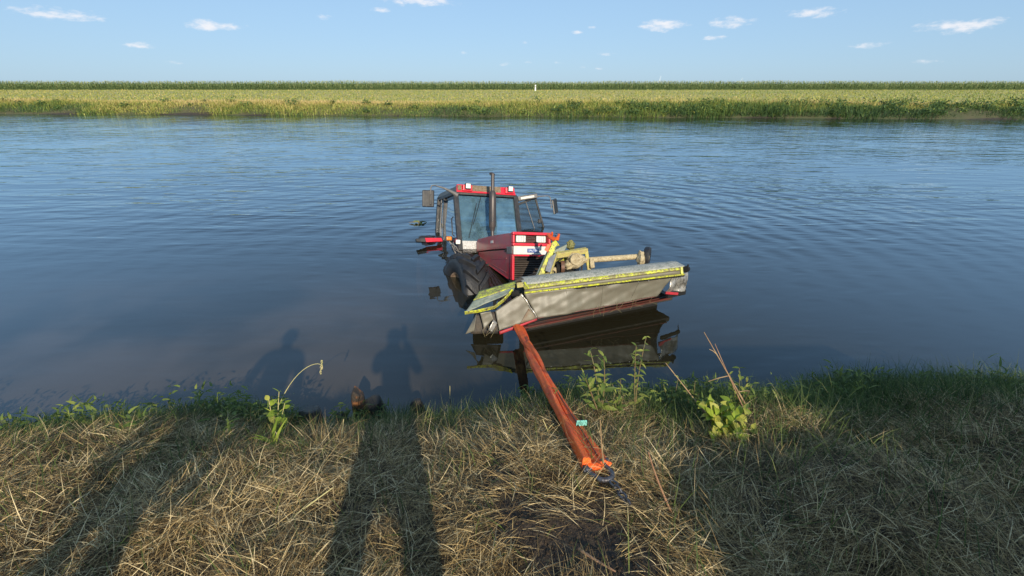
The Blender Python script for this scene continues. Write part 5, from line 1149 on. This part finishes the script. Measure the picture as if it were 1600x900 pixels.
def person(label, x, y, rotz, shirt, phone=False, spread=.14, scale=1.0):
    e = empty('person', (x, y, hgt(x, y)), (0, 0, rotz)); tag(e, label, 'person', 'people on the bank behind the camera'); e.scale = (scale,)*3
    V_ = Vector
    # arms: upper arm, elbow, wrist
    arms = {}
    for s in (-1, 1):
        if phone: arms[s] = [V_((s*.19, 0, 1.43)), V_((s*.25, .10, 1.20)), V_((s*.07, .27, 1.50)), V_((s*.05, .33, 1.545))]
        else: arms[s] = [V_((s*.19, 0, 1.43)), V_((s*.27, -.02, 1.14)), V_((s*.27, .08, .90)), V_((s*.26, .10, .81))]
    chains = [([V_((0, 0, 1.0)), V_((0, .01, 1.15)), V_((0, .01, 1.32)), V_((0, 0, 1.45)), V_((0, .01, 1.53)), V_((0, .02, 1.62)), V_((0, .02, 1.72))], [(.15, .11), (.14, .105), (.155, .11), (.10, .08), (.055, .055), (.078, .095), (.06, .075)], None)]
    for s in (-1, 1):
        a = arms[s]; chains.append(([V_((0, 0, 0)), a[0], a[1], a[2], a[3]], [0, .055, .043, .030, .036], 3))
    for s in (-1, 1):
        chains.append(([V_((0, 0, 0)), V_((s*(.08+spread*.26), 0, .86)), V_((s*(spread*.78), .02, .48)), V_((s*spread, 0, .09)), V_((s*spread*1.05, .15, .035))], [0, .085, .062, .042, .035], 0))
    body = skin_mesh('body', chains, 'skin', e, 2)
    skin_mesh('shirt', [([V_((0, 0, 1.02)), V_((0, .01, 1.15)), V_((0, .01, 1.32)), V_((0, 0, 1.45))], [(.175, .135), (.165, .125), (.18, .13), (.12, .10)], None)]+[([V_((0, 0, 0)), arms[s][0], arms[s][1], arms[s][2]], [0, .075, .060, .046], 3) for s in (-1, 1)], shirt, e, 2)
    skin_mesh('trousers', [([V_((0, 0, 1.03)), V_((0, 0, .99))], [(.16, .12), (.12, .10)], None)]+[([V_((0, 0, 0)), V_((s*(.08+spread*.26), 0, .86)), V_((s*spread*.78, .02, .48)), V_((s*spread, 0, .10))], [0, .090, .080, .070], 1) for s in (-1, 1)], 'trousers', e, 2)
    for s in (-1, 1): skin_mesh('boot', [([V_((s*spread, -.03, .06)), V_((s*spread*1.03, .06, .055)), V_((s*spread*1.06, .18, .035))], [.055, .055, .036], None)], 'boots', e, 1)
    hair = lump((0, 0, 1.70), .105, 3, (.88, 1.0, .85), 8, .06); obj('hair', hair, 'hair', e)
    nose = MB().tube([(0, .105, 1.66), (0, .125, 1.63), (0, .11, 1.615)], [.008, .013, .009], 6); obj('nose', nose, 'skin', e)
    for s in (-1, 1):
        obj('ear', lump((s*.085, .015, 1.645), .026, 2, (.4, .8, 1.2), 5, .1), 'skin', e)
        w = arms[s][3]; d = (arms[s][3]-arms[s][2]).normalized()
        fw_ = V_((0, .5, .6)) if phone else V_((0, .25, -1))
        fw_.normalize(); sd_ = V_((1, 0, 0))
        for k_ in range(4):
            o0 = w+sd_*(.020*(k_-1.5)); l = (.070, .080, .076, .060)[k_]
            skin_mesh('finger', [([o0-fw_*.02, o0+fw_*l*.6, o0+fw_*l+V_((0, .03, 0))], [.011, .009, .007], None)], 'skin', e, 1)
        skin_mesh('finger', [([w-sd_*s*.02, w-sd_*s*.045+fw_*.03, w-sd_*s*.05+fw_*.06], [.012, .010, .008], None)], 'skin', e, 1)
    return e
ph = person('person in a dark blue shirt taking the picture with legs apart', -.09, -.46, 0, 'shirt_navy', True, .25, 1.0)
person('person in an orange work jacket standing left of the one taking the picture', -1.42, -.50, .1, 'jacket_orange', False, .13, 1.02)
# unseen off-road car added at the right to shade that side of the straw
CX, CY = 1.42, -1.62; cz = hgt(CX+1.8, CY)
car = empty('shade_car', (CX, CY, cz)); tag(car, 'dark green off-road car added unseen behind the camera to shade the right bank', 'car')
mat('car_paint', (.03, .06, .04), .3, coat=.5); glass('car_glass', (.35, .4, .4), .05, (.2, .2, .2))
prof = [(0, .45), (0, 1.02), (.10, 1.16), (1.30, 1.22), (1.32, 1.22), (4.25, 1.22), (4.30, .45)]
obj('body', MB().prism([(x, -.86, z) for x, z in prof], (0, 1.72, 0)), 'car_paint', car, bevel=.05)
cabp = [(1.62, 1.215), (2.05, 1.78), (4.0, 1.80), (4.22, 1.215)]
obj('cabin', MB().prism([(x, -.72, z) for x, z in cabp], (0, 1.44, 0)), 'car_paint', car, bevel=.05)
for s_ in (-1, 1):
    obj('side_window', MB().prism([(1.80, s_*.735, 1.26), (2.12, s_*.735, 1.70), (2.80, s_*.735, 1.72), (2.80, s_*.735, 1.26)], (0, s_*.012, 0)), 'car_glass', car)
    obj('side_window', MB().prism([(2.90, s_*.735, 1.26), (2.90, s_*.735, 1.72), (3.95, s_*.735, 1.72), (4.10, s_*.735, 1.26)], (0, s_*.012, 0)), 'car_glass', car)
    for wx_ in (.82, 3.45):
        w_ = obj('wheel', MB().lathe([(.19, -.11), (.34, -.115), (.37, -.06), (.37, .06), (.34, .115), (.19, .11)], (0, 0, 0), 'y', 28), 'tyre_rubber', car, loc=(wx_, s_*.78, .37))
        obj('rim', MB().lathe([(0, -.05), (.19, -.09), (.20, .09), (0, .05)], (0, 0, 0), 'y', 20, closed=False), 'grey_steel', w_)
    obj('headlight', MB().tube([(-.03, s_*.62, .86), (.03, s_*.62, .86)], .10, 16), 'lamp_lens', car)
    obj('door_mirror', MB().box((1.75, s_*.95, 1.28), (.10, .16, .14)), 'black_plastic', car, bevel=.02)
obj('bumper', MB().box((-.06, 0, .55), (.16, 1.70, .18)), 'black_plastic', car, bevel=.03)
obj('radiator_grille', MB().box((-.012, 0, .84), (.04, .86, .22)), 'grille_dark', car, bevel=.01)
pb = MB().box((0, 0, 0), (.075, .009, .155)); po = obj('mobile_phone', pb, 'phone_black', None, bevel=.008, loc=(-.05, -.055, CAM_H-.02)); tag(po, 'black mobile phone held up by the person in dark blue', 'phone')
